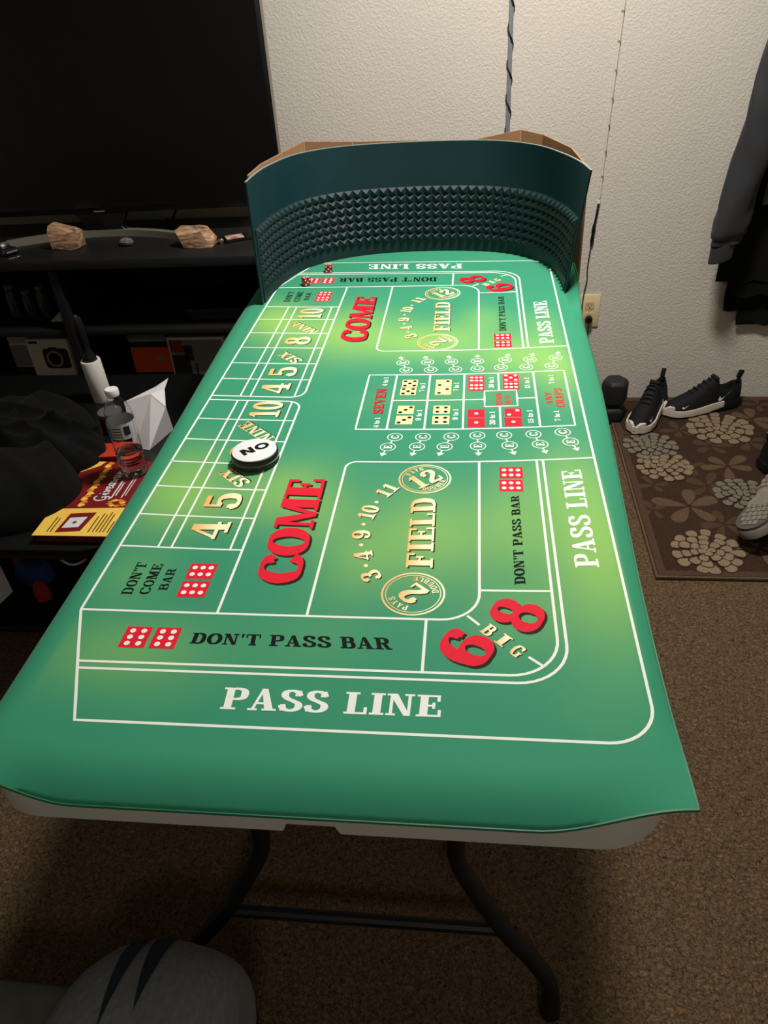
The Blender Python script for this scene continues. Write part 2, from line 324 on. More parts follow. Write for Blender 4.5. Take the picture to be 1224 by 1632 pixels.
def build_mat():
    U = dense(0, 1, 60, .06, 12); V = dense(0, 1, 150, .035, 14); nu, nv = len(U), len(V); top = []
    for v in V:
        for u in U:
            y = .427 + (2.262-.427)*v; x = mxl(y) + (mxr(y)-mxl(y))*u
            y += (my0(x)-.427)*max(0, 1-v/.06)
            top.append((x, y, mat_z(x, y)))
    T = .003; vs = top + [(x,y,z-T) for x,y,z in top]; n = nu*nv; fs = []
    for j in range(nv-1):
        for i in range(nu-1):
            a = j*nu+i; fs.append((a,a+1,a+nu+1,a+nu)); fs.append((n+a,n+a+nu,n+a+nu+1,n+a+1))
    for i in range(nu-1):
        fs.append((i, n+i, n+i+1, i+1)); a = (nv-1)*nu+i; fs.append((a, a+1, n+a+1, n+a))
    for j in range(nv-1):
        a = j*nu; fs.append((a, a+nu, n+a+nu, n+a)); a = j*nu+nu-1; fs.append((a, n+a, n+a+nu, a+nu))
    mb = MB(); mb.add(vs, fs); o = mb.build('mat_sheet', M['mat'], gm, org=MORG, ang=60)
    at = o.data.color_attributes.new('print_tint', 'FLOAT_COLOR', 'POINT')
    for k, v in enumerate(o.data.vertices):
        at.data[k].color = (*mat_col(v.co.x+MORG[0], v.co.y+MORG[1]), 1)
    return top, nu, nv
_top, _nu, _nv = build_mat()
M['binding'] = pm('mat_edge_binding', rgb(24,104,66), .5, var=.05, vscale=80)
_edge = [_top[i] for i in range(_nu)] + [_top[j*_nu+_nu-1] for j in range(1, int(_nv*.82))]
MB().tube([(x, y, z-.0015) for x,y,z in _edge], .0020, 6).build('edge_binding', M['binding'], gm, org=MORG)
# --- printed lines
MID = 1.2725
def mir(p): return (p[0], 2*MID-p[1])
def warp(u, v):
    w = sstep((v-.6)/.4)*(1-sstep((v-1.72)/.2)); c = .18 if u > -.1 else .10
    return (u, v + w*c*(u+.1)**2 + (.08*(v-1.45) if v > 1.45 else 0) - .05*sstep((v-1.75)/.25)*(u+.1))
LINES = MB(); _ln = [0]
def line(pts, w=.0036, closed=False):
    P = []
    q = list(pts) + ([pts[0]] if closed else [])
    for a, b in zip(q, q[1:]):
        d = math.hypot(b[0]-a[0], b[1]-a[1]); n = max(1, int(d/.03))
        P += [(a[0]+(b[0]-a[0])*i/n, a[1]+(b[1]-a[1])*i/n) for i in range(n)]
    P.append(q[-1]); P = [warp(*p) for p in P]; m = len(P); L = []; Rr = []
    for i in range(m):
        a, b = P[max(i-1,0)], P[min(i+1,m-1)]
        if closed and i in (0, m-1): a, b = P[m-2], P[1]
        t = Vector((b[0]-a[0], b[1]-a[1])).normalized(); nx, ny = -t.y*w/2, t.x*w/2
        L.append((P[i][0]+nx, P[i][1]+ny)); Rr.append((P[i][0]-nx, P[i][1]-ny))
    _ln[0] += 1; vs = [(x,y,mat_z(x,y)+.0002+8e-6*(_ln[0]%14)) for x,y in L+Rr]
    LINES.add(vs, [(i, m+i, m+i+1, i+1) for i in range(m-1)])
U0,U2,U3,U4,U5,UF,UR,DI,DO,UO = -.504,-.446,-.426,-.339,-.321,-.205,.010,.101,.111,.192
VC = [.817+.0745*k for k in range(7)]
for mm in (lambda L: L, lambda L: [mir(p) for p in L]):
    line(mm([(U0,.690),(-.434,.516)]+arc(UO-.052,.516+.052,.052,-90,0,10)+[(UO,MID)]))
    line(mm([(U0,.690),(U0,MID)]))
    line(mm([(U0,.690)]+arc(UR-.048,.690+.048,.048,-90,0,10)+[(UR,1.055)]))
    line(mm([(-.4690,.603)]+arc(DI-.058,.603+.058,.058,-90,0,10)+[(DI,1.055)]))
    line(mm([(-.4645,.592)]+arc(DO-.060,.592+.060,.060,-90,0,10)+[(DO,1.055)]))
    line(mm([(-.055,.603),(-.055,.690)])); line(mm([(UR,.745),(DI,.745)]))
    line(mm([(UF,.690)]+arc(UF+.018,1.055-.018,.018,180,90,5)+[(UO,1.055)]))
    line(mm([(U5,.690)]+arc(U5-.026,VC[6]-.026,.026,0,90,6)+[(U0,VC[6])]))
    for u in (U2,U3,U4): line(mm([(u,VC[0]),(u,VC[6])]), .0032)
    for v in VC[:6]: line(mm([(U0,v),(U5,v)]), .0032)
    line(mm([(-.005,.698),(.010,.682)])); line(mm([(.066,.632),(.0805,.6195)]))
B0, B1 = 1.162, 1.379
line([(UF,B0),(.173,B0),(.173,B1),(UF,B1)], closed=True)
for u in (-.150,-.0845,-.018,.114): line([(u,B0),(u,B1)])
line([(.047,B0),(.047,1.243)]); line([(.047,1.306),(.047,B1)])
line([(-.150,1.2705),(.020,1.2705)]); line([(.079,1.2705),(.114,1.2705)])
line([(.020,1.242),(.079,1.242),(.079,1.304),(.020,1.304)], closed=True)
LINES.build('white_line_print', M['print_white'], gm, org=MORG, smooth=False)
# --- printed lettering
def word(name, s, mat, quad=None, at=None, shadow=None, parent=None, **k):
    if shadow:
        mb = MB()
        if quad: text_quad(mb, s, *quad, mat_z, .00012, off=shadow, **k)
        else: text_at(mb, s, *at, mat_z, .00012, off=shadow, **k)
        sh = mb.build(name + '_shadow', M['print_shadow'], gm, org=MORG, smooth=False)
    mb = MB()
    if quad: text_quad(mb, s, *quad, mat_z, .0003, **k)
    else: text_at(mb, s, *at, mat_z, .0003, **k)
    return mb.build(name, M[mat], gm, org=MORG, smooth=False)
def upq(x0, x1, y0, y1, lean=0):   # text reading away from the camera, cap tops to the left
    return ((x1,y0),(x1+lean,y1),(x0+lean,y1),(x0,y0))
word('pass_line_lettering', 'PASS LINE', 'print_white', ((-.275,.539),(-.031,.540),(-.030,.570),(-.277,.570)))
word('pass_line_lettering', 'PASS LINE', 'print_white', ((.166,.797),(.167,1.035),(.137,1.031),(.135,.795)))
word('pass_line_lettering', 'PASS LINE', 'print_white', ((.165,1.525),(.166,1.767),(.136,1.762),(.136,1.521)))
word('pass_line_lettering', 'PASS LINE', 'print_white', ((-.033,2.052),(-.286,2.068),(-.283,2.030),(-.032,2.014)))
word('dont_pass_bar_lettering', "DON'T PASS BAR", 'print_black', ((-.341,.637),(-.092,.637),(-.097,.656),(-.341,.655)))
word('dont_pass_bar_lettering', "DON'T PASS BAR", 'print_black', ((.069,.760),(.069,.962),(.057,.960),(.055,.758)))
word('dont_pass_bar_lettering', "DON'T PASS BAR", 'print_black', ((.069,1.593),(.069,1.801),(.056,1.802),(.054,1.591)))
word('dont_pass_bar_lettering', "DON'T PASS BAR", 'print_black', ((-.096,1.951),(-.351,1.962),(-.348,1.932),(-.095,1.920)))
for dy, e in ((0,0), (1,1)):
    for w, x0, x1, y0, y1 in (("DON'T",-.462,-.447,.722,.789),('COME',-.438,-.4235,.723,.786),('BAR',-.414,-.4015,.732,.777)):
        if e: y0, y1 = {"DON'T":(1.797,1.868),'COME':(1.796,1.866),'BAR':(1.806,1.856)}[w]; x0 -= .004; x1 -= .004
        word('dont_come_bar_lettering', w, 'print_black', upq(x0,x1,y0,y1,-.001), S=.2)
SH = (.004, -.003)
word('come_lettering', 'COME', 'print_red', ((-.228,.751),(-.232,1.004),(-.290,1.007),(-.287,.753)), shadow=(.004,-.004), gap=.02, S=.30)
word('come_lettering', 'COME', 'print_red', ((-.233,1.545),(-.239,1.818),(-.287,1.828),(-.292,1.553)), shadow=(.004,-.004), gap=.02, S=.30)
word('field_lettering', 'FIELD', 'print_gold', ((-.052,.789),(-.055,.954),(-.091,.950),(-.088,.789)), shadow=(.002,-.002))
word('field_lettering', 'FIELD', 'print_gold', ((-.053,1.597),(-.057,1.771),(-.091,1.773),(-.089,1.596)), shadow=(.002,-.002))
for far in (0, 1):
    A = [(-.133,.770),(-.148,.812),(-.157,.860),(-.153,.915),(-.131,.973)] if not far else [(-.137,1.572),(-.150,1.617),(-.160,1.668),(-.157,1.728),(-.134,1.789)]
    for s, c, d in zip(('3','4','9','10','11'), A, (118,104,92,76,58)):
        word('field_number', s, 'print_gold', at=(c, d, .026, .020*len(s)**.75), shadow=(.0015,-.0015))
    for i in range(4):
        c = ((A[i][0]+A[i+1][0])/2-.002, (A[i][1]+A[i+1][1])/2 - (.003 if i > 1 else 0))
        word('field_dot', '.', 'print_gold', at=(c, 90, .030, .0065))
    for s, c, d in (('12', (-.0745,1.006) if not far else (-.0775,1.832), 40), ('2', (-.0745,.737) if not far else (-.0775,1.537), 138)):
        R0 = .040 if not far else .042
        for rr, wd in ((R0,.0026),(R0-.0045,.0012)):
            mb = MB(); n = 40; P = [(c[0]+(rr+o)*math.cos(2*math.pi*i/n), c[1]+(rr+o)*math.sin(2*math.pi*i/n)) for o in (-wd/2,wd/2) for i in range(n)]
            mb.add([(x,y,mat_z(x,y)+.0003) for x,y in P], [(i,(i+1)%n,n+(i+1)%n,n+i) for i in range(n)])
            mb.build('field_ring', M['print_gold'], gm, org=MORG, smooth=False)
        word('field_number', s, 'print_gold', at=(c, d, .036, .050 if s == '12' else .028), shadow=(.0015,-.0015))
        for t, up in (('PAYS', 1), ('DOUBLE', -1)):
            mb = MB(); k = len(t)
            for i, ch in enumerate(t):
                th = math.radians(d + 90) - up*(i-(k-1)/2)*.30 if up > 0 else math.radians(d - 90) + (i-(k-1)/2)*.27
                p = (c[0]+.0285*math.cos(th), c[1]+.0285*math.sin(th))
                text_at(mb, ch, p, math.degrees(th) + (-90 if up > 0 else 90), .0085, .0065, mat_z, .0004)
            mb.build('pays_double_lettering', M['print_gold'], gm, org=MORG, smooth=False)
word('big_number', '6', 'print_red', at=((-.006,.644), 63, .062, .052), shadow=(.003,-.004), S=.27)
word('big_number', '8', 'print_red', at=((.056,.703), 66, .064, .052), shadow=(.003,-.004), S=.25)
word('big_number', '8', 'print_red', at=((-.007,1.929), 112, .064, .052), shadow=(.003,-.004), S=.25)
word('big_number', '6', 'print_red', at=((.061,1.865), 112, .062, .052), shadow=(.003,-.004), S=.27)
for ch, c in zip('BIG', ((.021,.674),(.038,.658),(.054,.641))): word('big_lettering', ch, 'print_gold', at=(c, -44, .019, .014), shadow=(.0015,-.001))
for ch, c in zip('BIG', ((.027,1.888),(.042,1.905),(.056,1.920))): word('big_lettering', ch, 'print_gold', at=(c, 44, .019, .014), shadow=(.0015,-.001))
cell = lambda k, far: ((warp(0, VC[k])[1]+warp(0, VC[k+1])[1])/2+.006, (warp(0, 2*MID-VC[5-k])[1]+warp(0, 2*MID-VC[6-k])[1])/2+.003)[far]
for far in (0, 1):
    for k, s in enumerate(('4','5','SIX','8','NINE','10')):
        c = (-.382 if not far else -.384, cell(k, far) + (.004 if not far else .002))
        if s.isdigit(): word('point_number', s, 'print_gold', at=(c, 90, .056, .043 if len(s) == 1 else .062), shadow=(.0025,-.002), S=.24)
        else: word('point_number', s, 'print_gold', at=((c[0], c[1]-.008), 137, .024, .064 if s == 'SIX' else .086), shadow=(.002,.0015))
word('seven_lettering', 'SEVEN', 'print_red', upq(-.1815,-.1635,1.220,1.321,-.002), shadow=(.0012,-.001))
word('horn_bet_lettering', 'HORN', 'print_red', upq(.041,.052,1.250,1.299), S=.2); word('horn_bet_lettering', 'BET', 'print_red', upq(.0575,.067,1.257,1.290), S=.2)
word('any_craps_lettering', 'ANY', 'print_red', upq(.130,.142,1.253,1.300), S=.2); word('any_craps_lettering', 'CRAPS', 'print_red', upq(.148,.162,1.241,1.317), S=.2)
for s, cx, cy, h in (('4 to 1',-.170,1.187,.037),('4 to 1',-.1705,1.350,.038),('7 to 1',-.097,1.324,.036),('7 to 1',-.033,1.325,.036),('30 to 1',.033,1.342,.046),('15 to 1',.100,1.339,.046),('7 to 1',.146,1.353,.038),
                     ('9 to 1',-.097,1.214,.040),('9 to 1',-.032,1.216,.040),('30 to 1',.033,1.202,.048),('15 to 1',.099,1.207,.048),('7 to 1',.145,1.209,.038)):
    word('odds_lettering', s, 'print_white', upq(cx-.0048,cx+.0048,cy-h/2,cy+h/2), S=.22, T=.14, gap=.03)
def printed_die(quad, face, pips, pm_):   # quad BL BR TR TL, pips in unit square
    BLq, BRq, TRq, TLq = quad
    f = lambda s, t: tuple((BLq[i]*(1-s)+BRq[i]*s)*(1-t)+(TLq[i]*(1-s)+TRq[i]*s)*t for i in (0,1))
    mb = MB(); mb.add([(*p, mat_z(*p)+.0002) for p in (f(0,0),f(1,0),f(1,1),f(0,1))], [(0,1,2,3)])
    o = mb.build('printed_die', M[face], gm, org=MORG, smooth=False)
    mb = MB()
    for s, t in pips:
        c = f(s, t); mb.add([(c[0]+.0038*math.cos(a), c[1]+.0038*math.sin(a), mat_z(*c)+.0004) for a in [2*math.pi*k/12 for k in range(12)]], [tuple(range(12))])
    mb.build('pips', M[pm_], o, org=MORG, smooth=False)
P6h = [(x,y) for x in (.2,.5,.8) for y in (.28,.72)]; P6v = [(x,y) for x in (.28,.72) for y in (.2,.5,.8)]
P5 = [(.2,.2),(.8,.2),(.5,.5),(.2,.8),(.8,.8)]; P4 = [(.25,.25),(.75,.25),(.25,.75),(.75,.75)]; P3 = [(.2,.2),(.5,.5),(.8,.8)]; P2 = [(.25,.25),(.75,.75)]; P1 = [(.5,.5)]
def sq(cx, cy, w, h, lean=0): return ((cx-w/2,cy-h/2),(cx+w/2,cy-h/2),(cx+w/2+lean,cy+h/2),(cx-w/2+lean,cy+h/2))
for cx, cy, w, h, p in ((-.412,.645,.033,.036,P6v),(-.3735,.645,.032,.036,P6v),(-.366,.773,.038,.032,P6h),(-.366,.736,.038,.032,P6h),(.0595,1.025,.036,.033,P6h),(.0585,.9885,.036,.032,P6h),
                        (.060,1.561,.036,.034,P6h),(.060,1.523,.036,.034,P6h),(-.371,1.848,.036,.034,P6h),(-.371,1.811,.036,.034,P6h),(-.379,1.944,.032,.040,P6v),(-.417,1.946,.032,.040,P6v)):
    printed_die(sq(cx,cy,w,h), 'print_red', p, 'print_white')
for cx, cy, p, face in ((-.122,1.341,P5,'y'),(-.123,1.308,P5,'y'),(-.122,1.234,P3,'y'),(-.122,1.196,P3,'y'),(-.057,1.341,P2,'y'),(-.057,1.308,P2,'y'),(-.057,1.234,P4,'y'),(-.057,1.196,P4,'y'),
                        (.005,1.357,P6h,'r'),(.005,1.324,P6h,'r'),(.005,1.219,P1,'r'),(.005,1.186,P1,'r'),(.0705,1.362,P5,'r'),(.070,1.329,P6h,'r'),(.070,1.222,P2,'r'),(.069,1.188,P1,'r')):
    printed_die(sq(cx,cy,.030,.031), 'print_cream' if face == 'y' else 'print_red', p, 'print_black' if face == 'y' else 'print_white')
# --- C and E circles with arrow heads
CB = [(-.133,1.136),(-.085,1.136),(-.037,1.137),(.007,1.141),(.052,1.142),(.101,1.145),(.150,1.152)]
EB = [(-.142,1.103),(-.093,1.104),(-.047,1.104),(.008,1.106),(.060,1.108),(.110,1.112),(.160,1.120)]
CT = [(-.134,1.401),(-.085,1.401),(-.036,1.402),(.007,1.403),(.053,1.408),(.102,1.409),(.151,1.413)]
ET = [(-.143,1.436),(-.093,1.437),(-.045,1.438),(.007,1.439),(.062,1.443),(.111,1.444),(.162,1.451)]
for CL, EL in ((CB, EB), (CT, ET)):
    for c, e in zip(CL, EL):
        mb = MB(); n = 24; z = lambda x, y: mat_z(x, y) + .00025
        for q in (c, e):
            P = [(q[0]+r*math.cos(2*math.pi*i/n), q[1]+r*math.sin(2*math.pi*i/n)) for r in (.0118,.0134) for i in range(n)]
            mb.add([(x,y,z(x,y)) for x,y in P], [(i,(i+1)%n,n+(i+1)%n,n+i) for i in range(n)])
        dv = Vector((e[0]-c[0], e[1]-c[1])).normalized(); pv = Vector((-dv.y, dv.x)); E_ = Vector(e)
        a = E_ + dv*.0134; tip = E_ + dv*.031; b0 = E_ + dv*.021
        for poly in ([a+pv*.0012, a-pv*.0012, b0-pv*.0012, b0+pv*.0012], [b0+pv*.0065, b0-pv*.0065, tip]):
            mb.add([(p.x,p.y,z(p.x,p.y)) for p in poly], [tuple(range(len(poly)))])
        cv = Vector(c); s0 = cv + dv*.0134; s1 = E_ - dv*.0134
        mb.add([(p.x,p.y,z(p.x,p.y)) for p in (s0+pv*.0012, s0-pv*.0012, s1-pv*.0012, s1+pv*.0012)], [(0,1,2,3)])
        text_at(mb, 'C', c, 90, .0135, .0115, mat_z, .0003); text_at(mb, 'E', e, 90, .0135, .0115, mat_z, .0003)
        mb.build('craps_eleven_circles', M['print_white'], gm, org=MORG, smooth=False)
# ------------------------------------------------------------------ curved bumper wall with pyramid rubber
def resample(pts, n):
    P = crom(pts, 10); d = [0]
    for a, b in zip(P, P[1:]): d.append(d[-1] + (b-a).length)
    out = []; k = 0
    for i in range(n):
        t = d[-1]*i/(n-1)
        while k < len(d)-2 and d[k+1] < t: k += 1
        f = (t-d[k])/max(1e-9, d[k+1]-d[k]); out.append(P[k].lerp(P[k+1], min(1, f)))
    return out
BB = [(-.513,1.778,0),(-.507,1.86,0),(-.495,1.935,0),(-.463,2.035,0),(-.385,2.115,0),(-.264,2.163,0),(-.10,2.174,0),(.06,2.146,0),(.155,2.075,0),(.199,1.979,0),(.212,1.87,0),(.211,1.812,0)]
BT = [(-.511,1.785,0),(-.509,1.87,0),(-.498,1.955,0),(-.456,2.075,0),(-.37,2.145,0),(-.25,2.170,0),(-.10,2.172,0),(.05,2.140,0),(.145,2.060,0),(.198,1.95,0),(.228,1.85,0),(.240,1.768,0)]
NB = 73; PB, PT = resample(BB, NB), resample(BT, NB); BZ0, BZ1 = .7445, 1.024
BORG = (-.15, 2.0, .7445)
M['teal_foam'] = pm('dark_teal_foam_board', rgb(9,46,53), .5, var=.05, vscale=14, bump=.05, bscale=500)
M['teal_rubber'] = pm('dark_teal_pyramid_rubber', rgb(14,42,46), .6, var=.06, vscale=30)
M['foam_edge'] = pm('pale_foam_edge', rgb(128,140,132), .7, var=.05, vscale=60)
bw = thing('curved_backstop', 'dark teal curved backstop with pyramid rubber standing at far end of green mat', 'backstop', BORG)
def bpt(i, f, off=0.0):      # i: 0..1 along, f: 0..1 up, off: towards the inside
    k = min(NB-2, int(i*(NB-1))); t = i*(NB-1)-k
    b = PB[k].lerp(PB[k+1], t); u = PT[k].lerp(PT[k+1], t); p = b.lerp(u, f)
    tg = (PB[k+1]-PB[k]).lerp(PT[k+1]-PT[k], f).normalized(); nrm = Vector((tg.y, -tg.x, 0))
    return Vector((p.x, p.y, BZ0+(BZ1-BZ0)*f)) + nrm*off, tg, nrm
def sheet(f0, f1, o0, o1, nf=6, i0=0., i1=1.):
    mb = MB(); rings = []
    for a in range(NB):
        i = i0 + (i1-i0)*a/(NB-1); ring = [bpt(i, f0+(f1-f0)*k/nf, o1)[0] for k in range(nf+1)] + [bpt(i, f1-(f1-f0)*k/nf, o0)[0] for k in range(nf+1)]
        rings.append(ring)
    mb.loft(rings); return mb
sheet(0, .9985, -.004, 0).build('foam_panel', M['teal_foam'], bw, org=BORG)
sheet(.9985, 1.004, -.004, .0, 1).build('top_edge', M['foam_edge'], bw, org=BORG)
F0, F1 = .105, .612
sheet(.0, F1+.004, .0002, .0022, 4, .012, .988).build('rubber_sheet', M['teal_rubber'], bw, org=BORG)
_len = sum((PB[i+1]-PB[i]).length for i in range(NB-1)); NCOL = 51; NROW = 7
pw = _len*.972/NCOL; ph = (F1-F0)*(BZ1-BZ0)/NROW
pyr = bpy.data.meshes.new('pyramid')
pyr.from_pydata([(-.5,-.5,0),(.5,-.5,0),(.5,.5,0),(-.5,.5,0),(0,0,1)], [], [(0,1,4),(1,2,4),(2,3,4),(3,0,4),(3,2,1,0)]); pyr.materials.append(M['teal_rubber'])
cells = []
for r in range(NROW):
    for c in range(NCOL):
        i = .014 + .972*(c+.5)/NCOL; f = F0 + (F1-F0)*(r+.5)/NROW
        p, tg, nr = bpt(i, f, .0021); p0 = bpt(i, f-.02)[0]; p1 = bpt(i, f+.02)[0]; up = (p1-p0).normalized()
        A = Matrix.Identity(4)
        for a_, vec in enumerate((tg*pw*.98, up*ph*.98, nr*.0105)):
            for b_ in range(3): A[b_][a_] = vec[b_]
        for b_ in range(3): A[b_][3] = p[b_] - BORG[b_]
        cells.append((abs(c-(NCOL-1)/2), A))
cells.sort(key=lambda t: -t[0] if False else t[0])
for _, A in cells[:300]:
    o = bpy.data.objects.new('pyramid', pyr); COL.objects.link(o); o.parent = bw; o.matrix_local = A
mb = MB()
for _, A in cells[300:]:
    mb.add([A @ v.co for v in pyr.vertices], [tuple(p.vertices) for p in pyr.polygons])
mb.build('outer_pyramids', M['teal_rubber'], bw, smooth=False, kind='stuff')
# ------------------------------------------------------------------ cardboard behind the bumper
M['cardboard'] = pm('brown_cardboard', rgb(152,113,79), .8, var=.08, vscale=12, bump=.15, bscale=300)
cbo = thing('cardboard_backing', 'folded brown cardboard box panels propped behind the teal backstop', 'cardboard', (-.15, 2.15, .742))
CP = [(-.519,1.84,1.027),(-.512,1.95,1.030),(-.490,2.10,1.027),(-.458,2.212,1.030),(-.33,2.226,1.022),(.0,2.228,1.014),(.115,2.216,1.034),(.168,2.170,1.028),(.222,2.0,1.026),(.246,1.86,1.010)]
for a, b in zip(CP, CP[1:]):
    d = Vector((b[0]-a[0], b[1]-a[1])).normalized(); n = Vector((-d.y, d.x))*.004; mb = MB(); g = .0006
    A = (a[0]+d.x*g, a[1]+d.y*g); B = (b[0]-d.x*g, b[1]-d.y*g)
    q = [A, B, (B[0]+n.x, B[1]+n.y), (A[0]+n.x, A[1]+n.y)]
    zt = [a[2], b[2], b[2], a[2]]
    mb.loft([[(x, y, .7445 if y < 2.26 else .7445) for x, y in q], [(x, y, z_) for (x, y), z_ in zip(q, zt)]])
    mb.build('cardboard_panel', M['cardboard'], cbo, org=(-.15,2.15,.742), smooth=False)
# ------------------------------------------------------------------ dice
M['die_red'] = pm('translucent_red_acrylic', rgb(190,16,28), .12, trans=.35, ior=1.49)
M['pip_white'] = pm('white_die_pip', rgb(245,242,236), .4, var=.01, vscale=50)
def die(label, loc, rot):
    s = .0098; t = thing('die', label, 'die', loc, rot, 'red dice on the mat')
    MB().box(-s,s,-s,s,-s,s).build('cube_body', M['die_red'], t, bevel=.0016, seg=2)
    faces = {'z':(P6h,(1,0,0),(0,1,0),(0,0,1)),'-z':(P1,(1,0,0),(0,1,0),(0,0,-1)),'-y':(P5,(1,0,0),(0,0,1),(0,-1,0)),'y':(P2,(1,0,0),(0,0,1),(0,1,0)),'x':(P4,(0,1,0),(0,0,1),(1,0,0)),'-x':(P3,(0,1,0),(0,0,1),(-1,0,0))}
    for pips, a, b, n in faces.values():
        a, b, n = Vector(a), Vector(b), Vector(n); mb = MB()
        for u, v in pips:
            c = a*(u-.5)*2*s + b*(v-.5)*2*s + n*(s+.0002)
            mb.add([c + a*.0022*math.cos(k) + b*.0022*math.sin(k) for k in [2*math.pi*i/10 for i in range(10)]], [tuple(range(10))])
        mb.build('pips', M['pip_white'], t, smooth=False)
die('red die showing five pips towards the camera beside the backstop', (-.387,2.015,.7535), (0,0,.03))
die('red die turned cornerwise on the printed dice by the backstop', (-.430,1.915,.7535), (0,0,.62))
# ------------------------------------------------------------------ puck
M['puck_black'] = pm('black_puck_plastic', rgb(16,16,17), .4, var=.1, vscale=40)
M['puck_white'] = pm('white_puck_face', rgb(236,234,234), .5, var=.01, vscale=40)
pk = thing('marker_puck', 'round black and white marker puck lettered ON lying on the mat', 'puck', (-.358,1.058,.7441))
MB().lathe([(.0,0),(.036,0),(.0392,.0022),(.0392,.0082),(.0380,.0096),(.0392,.0110),(.0392,.0165),(.0380,.0190),(.0372,.0194),(0,.0194)], 48).build('puck_body', M['puck_black'], pk)
MB().lathe([(.0392,.0092),(.0396,.0095),(.0392,.0098)], 48).build('seam_ring', M['white_plastic'], pk)
MB().lathe([(0,.0190),(.0368,.0190),(.0366,.0203),(.035,.0208),(0,.0210)], 48).build('puck_face', M['puck_white'], pk)
mb = MB(); text_at(mb, ['Nsans','Osans'], (.001,.003), 39, .0195, .049, lambda x, y: .0210, .0003); mb.build('on_lettering', M['print_black'], pk, smooth=False)
# ------------------------------------------------------------------ television
M['tv_screen'] = pm('black_glossy_screen', rgb(15,15,16), .22, var=.05, vscale=3, spec=.45)
M['tv_black'] = pm('black_tv_plastic', rgb(12,12,13), .35, var=.1, vscale=30)
M['tv_stand'] = pm('brushed_grey_stand', rgb(132,126,112), .45, metal=.25, var=.06, vscale=30, stretch=(1,20,20))
CZ = .72
tv = thing('television', 'large black flat television standing on the media console', 'television', (-1.225,2.52,CZ), (0,0,math.radians(2.2)))
MB().box(-.615,.615,-.012,.030,.074,.79).build('bezel', M['tv_black'], tv, bevel=.004)
MB().box(-.603,.603,-.0135,-.011,.092,.778).build('screen', M['tv_screen'], tv, smooth=False)
MB().box(-.43,.43,.028,.06,.12,.55).build('rear_housing', M['tv_black'], tv, bevel=.01)
MB().box(.616,.6175,-.008,.028,.08,.785).build('side_trim', M['tv_stand'], tv, smooth=False)
MB().box(-.018,.018,-.0142,-.0122,.079,.0825).build('maker_badge', M['tv_stand'], tv, smooth=False)
mb = MB(); mb.loft([[(-.085,-.012,.012),(.085,-.012,.012),(.085,.022,.012),(-.085,.022,.012)],[(-.06,-.01,.03),(.06,-.01,.03),(.06,.02,.03),(-.06,.02,.03)],[(-.10,-.008,.09),(.10,-.008,.09),(.10,.02,.09),(-.10,.02,.09)]]); mb.build('stand_neck', M['tv_black'], tv, bevel=.003)
mb = MB(); rings = []
for k in range(25):
    x = -.31+.62*k/24; y = -.002 - .10*(x/.31)**2; rings.append([(x,y-.012,0),(x,y+.012,0),(x,y+.012,.021),(x,y-.012,.021)])
mb.loft(rings); mb.build('curved_stand_base', M['tv_stand'], tv)
# ------------------------------------------------------------------ media console
M['console'] = pm('black_wood_console', rgb(24,23,23), .5, var=.12, vscale=18, stretch=(1,12,12))
M['console_shaded'] = pm('shaded_console_interior', rgb(9,9,9), .6, var=.1, vscale=18)  # darker than the console wood: shelf shade put into the colour
CX0, CX1, CY0, CY1 = -2.25, -.60, 2.258, 2.705
co = thing('media_console', 'black open-shelf media console standing along the wall below the television', 'console', (-1.42,2.48,0)); CO = (-1.42,2.48,0)
MB().box(CX0,CX1,CY0,CY1,CZ-.032,CZ).build('console_top', M['console'], co, org=CO, bevel=.004)
for x in (CX0+.02, -1.93, -1.335, CX1-.045): MB().box(x,x+.028,CY0+.02,CY1-.012,.0,CZ-.0325).build('upright_panel', M['console_shaded'], co, org=CO, bevel=.002)
MB().box(CX0+.02,CX1-.02,CY1-.011,CY1-.001,.05,CZ-.033).build('back_panel', M['console_shaded'], co, org=CO, smooth=False)
for x0, x1 in ((CX0+.0485,-1.9305),(-1.9015,-1.3355),(-1.3065,CX1-.0455)):
    for z in (.265,.462): MB().box(x0,x1,CY0+.03,CY1-.012,z,z+.02).build('shelf', M['console'], co, org=CO, bevel=.002)
    MB().box(x0,x1,CY0+.03,CY0+.05,.0,.06).build('plinth', M['console_shaded'], co, org=CO, smooth=False)
# things on the console top
M['petrified'] = None
def rock_mat(name, c0, c1, c2, sc):
    m = pm(name, c0, .8); nt = m.node_tree; N = nt.nodes; L = nt.links; b = N['Principled BSDF']
    tc = N.new('ShaderNodeTexCoord'); mp = N.new('ShaderNodeMapping'); mp.inputs['Scale'].default_value = (sc*.4, sc*.4, sc*1.6); L.new(tc.outputs['Object'], mp.inputs[0])
    n = N.new('ShaderNodeTexNoise'); n.inputs['Scale'].default_value = 1; n.inputs['Detail'].default_value = 5; n.inputs['Distortion'].default_value = .8; L.new(mp.outputs[0], n.inputs['Vector'])
    r = N.new('ShaderNodeValToRGB'); e = r.color_ramp.elements; e[0].position = .33; e[1].position = .62; e[0].color = (*c0,1); e[1].color = (*c1,1); k = e.new(.75); k.color = (*c2,1)
    L.new(n.outputs['Fac'], r.inputs[0]); L.new(r.outputs[0], b.inputs['Base Color'])
    bp = N.new('ShaderNodeBump'); bp.inputs['Strength'].default_value = .6; bp.inputs['Distance'].default_value = .006; L.new(n.outputs['Fac'], bp.inputs['Height']); L.new(bp.outputs[0], b.inputs['Normal']); return m
M['petrified'] = rock_mat('petrified_wood', rgb(96,70,50), rgb(196,156,120), rgb(226,196,164), 60)
M['pebble'] = rock_mat('speckled_pebble', rgb(60,58,54), rgb(120,116,108), rgb(200,196,188), 160)
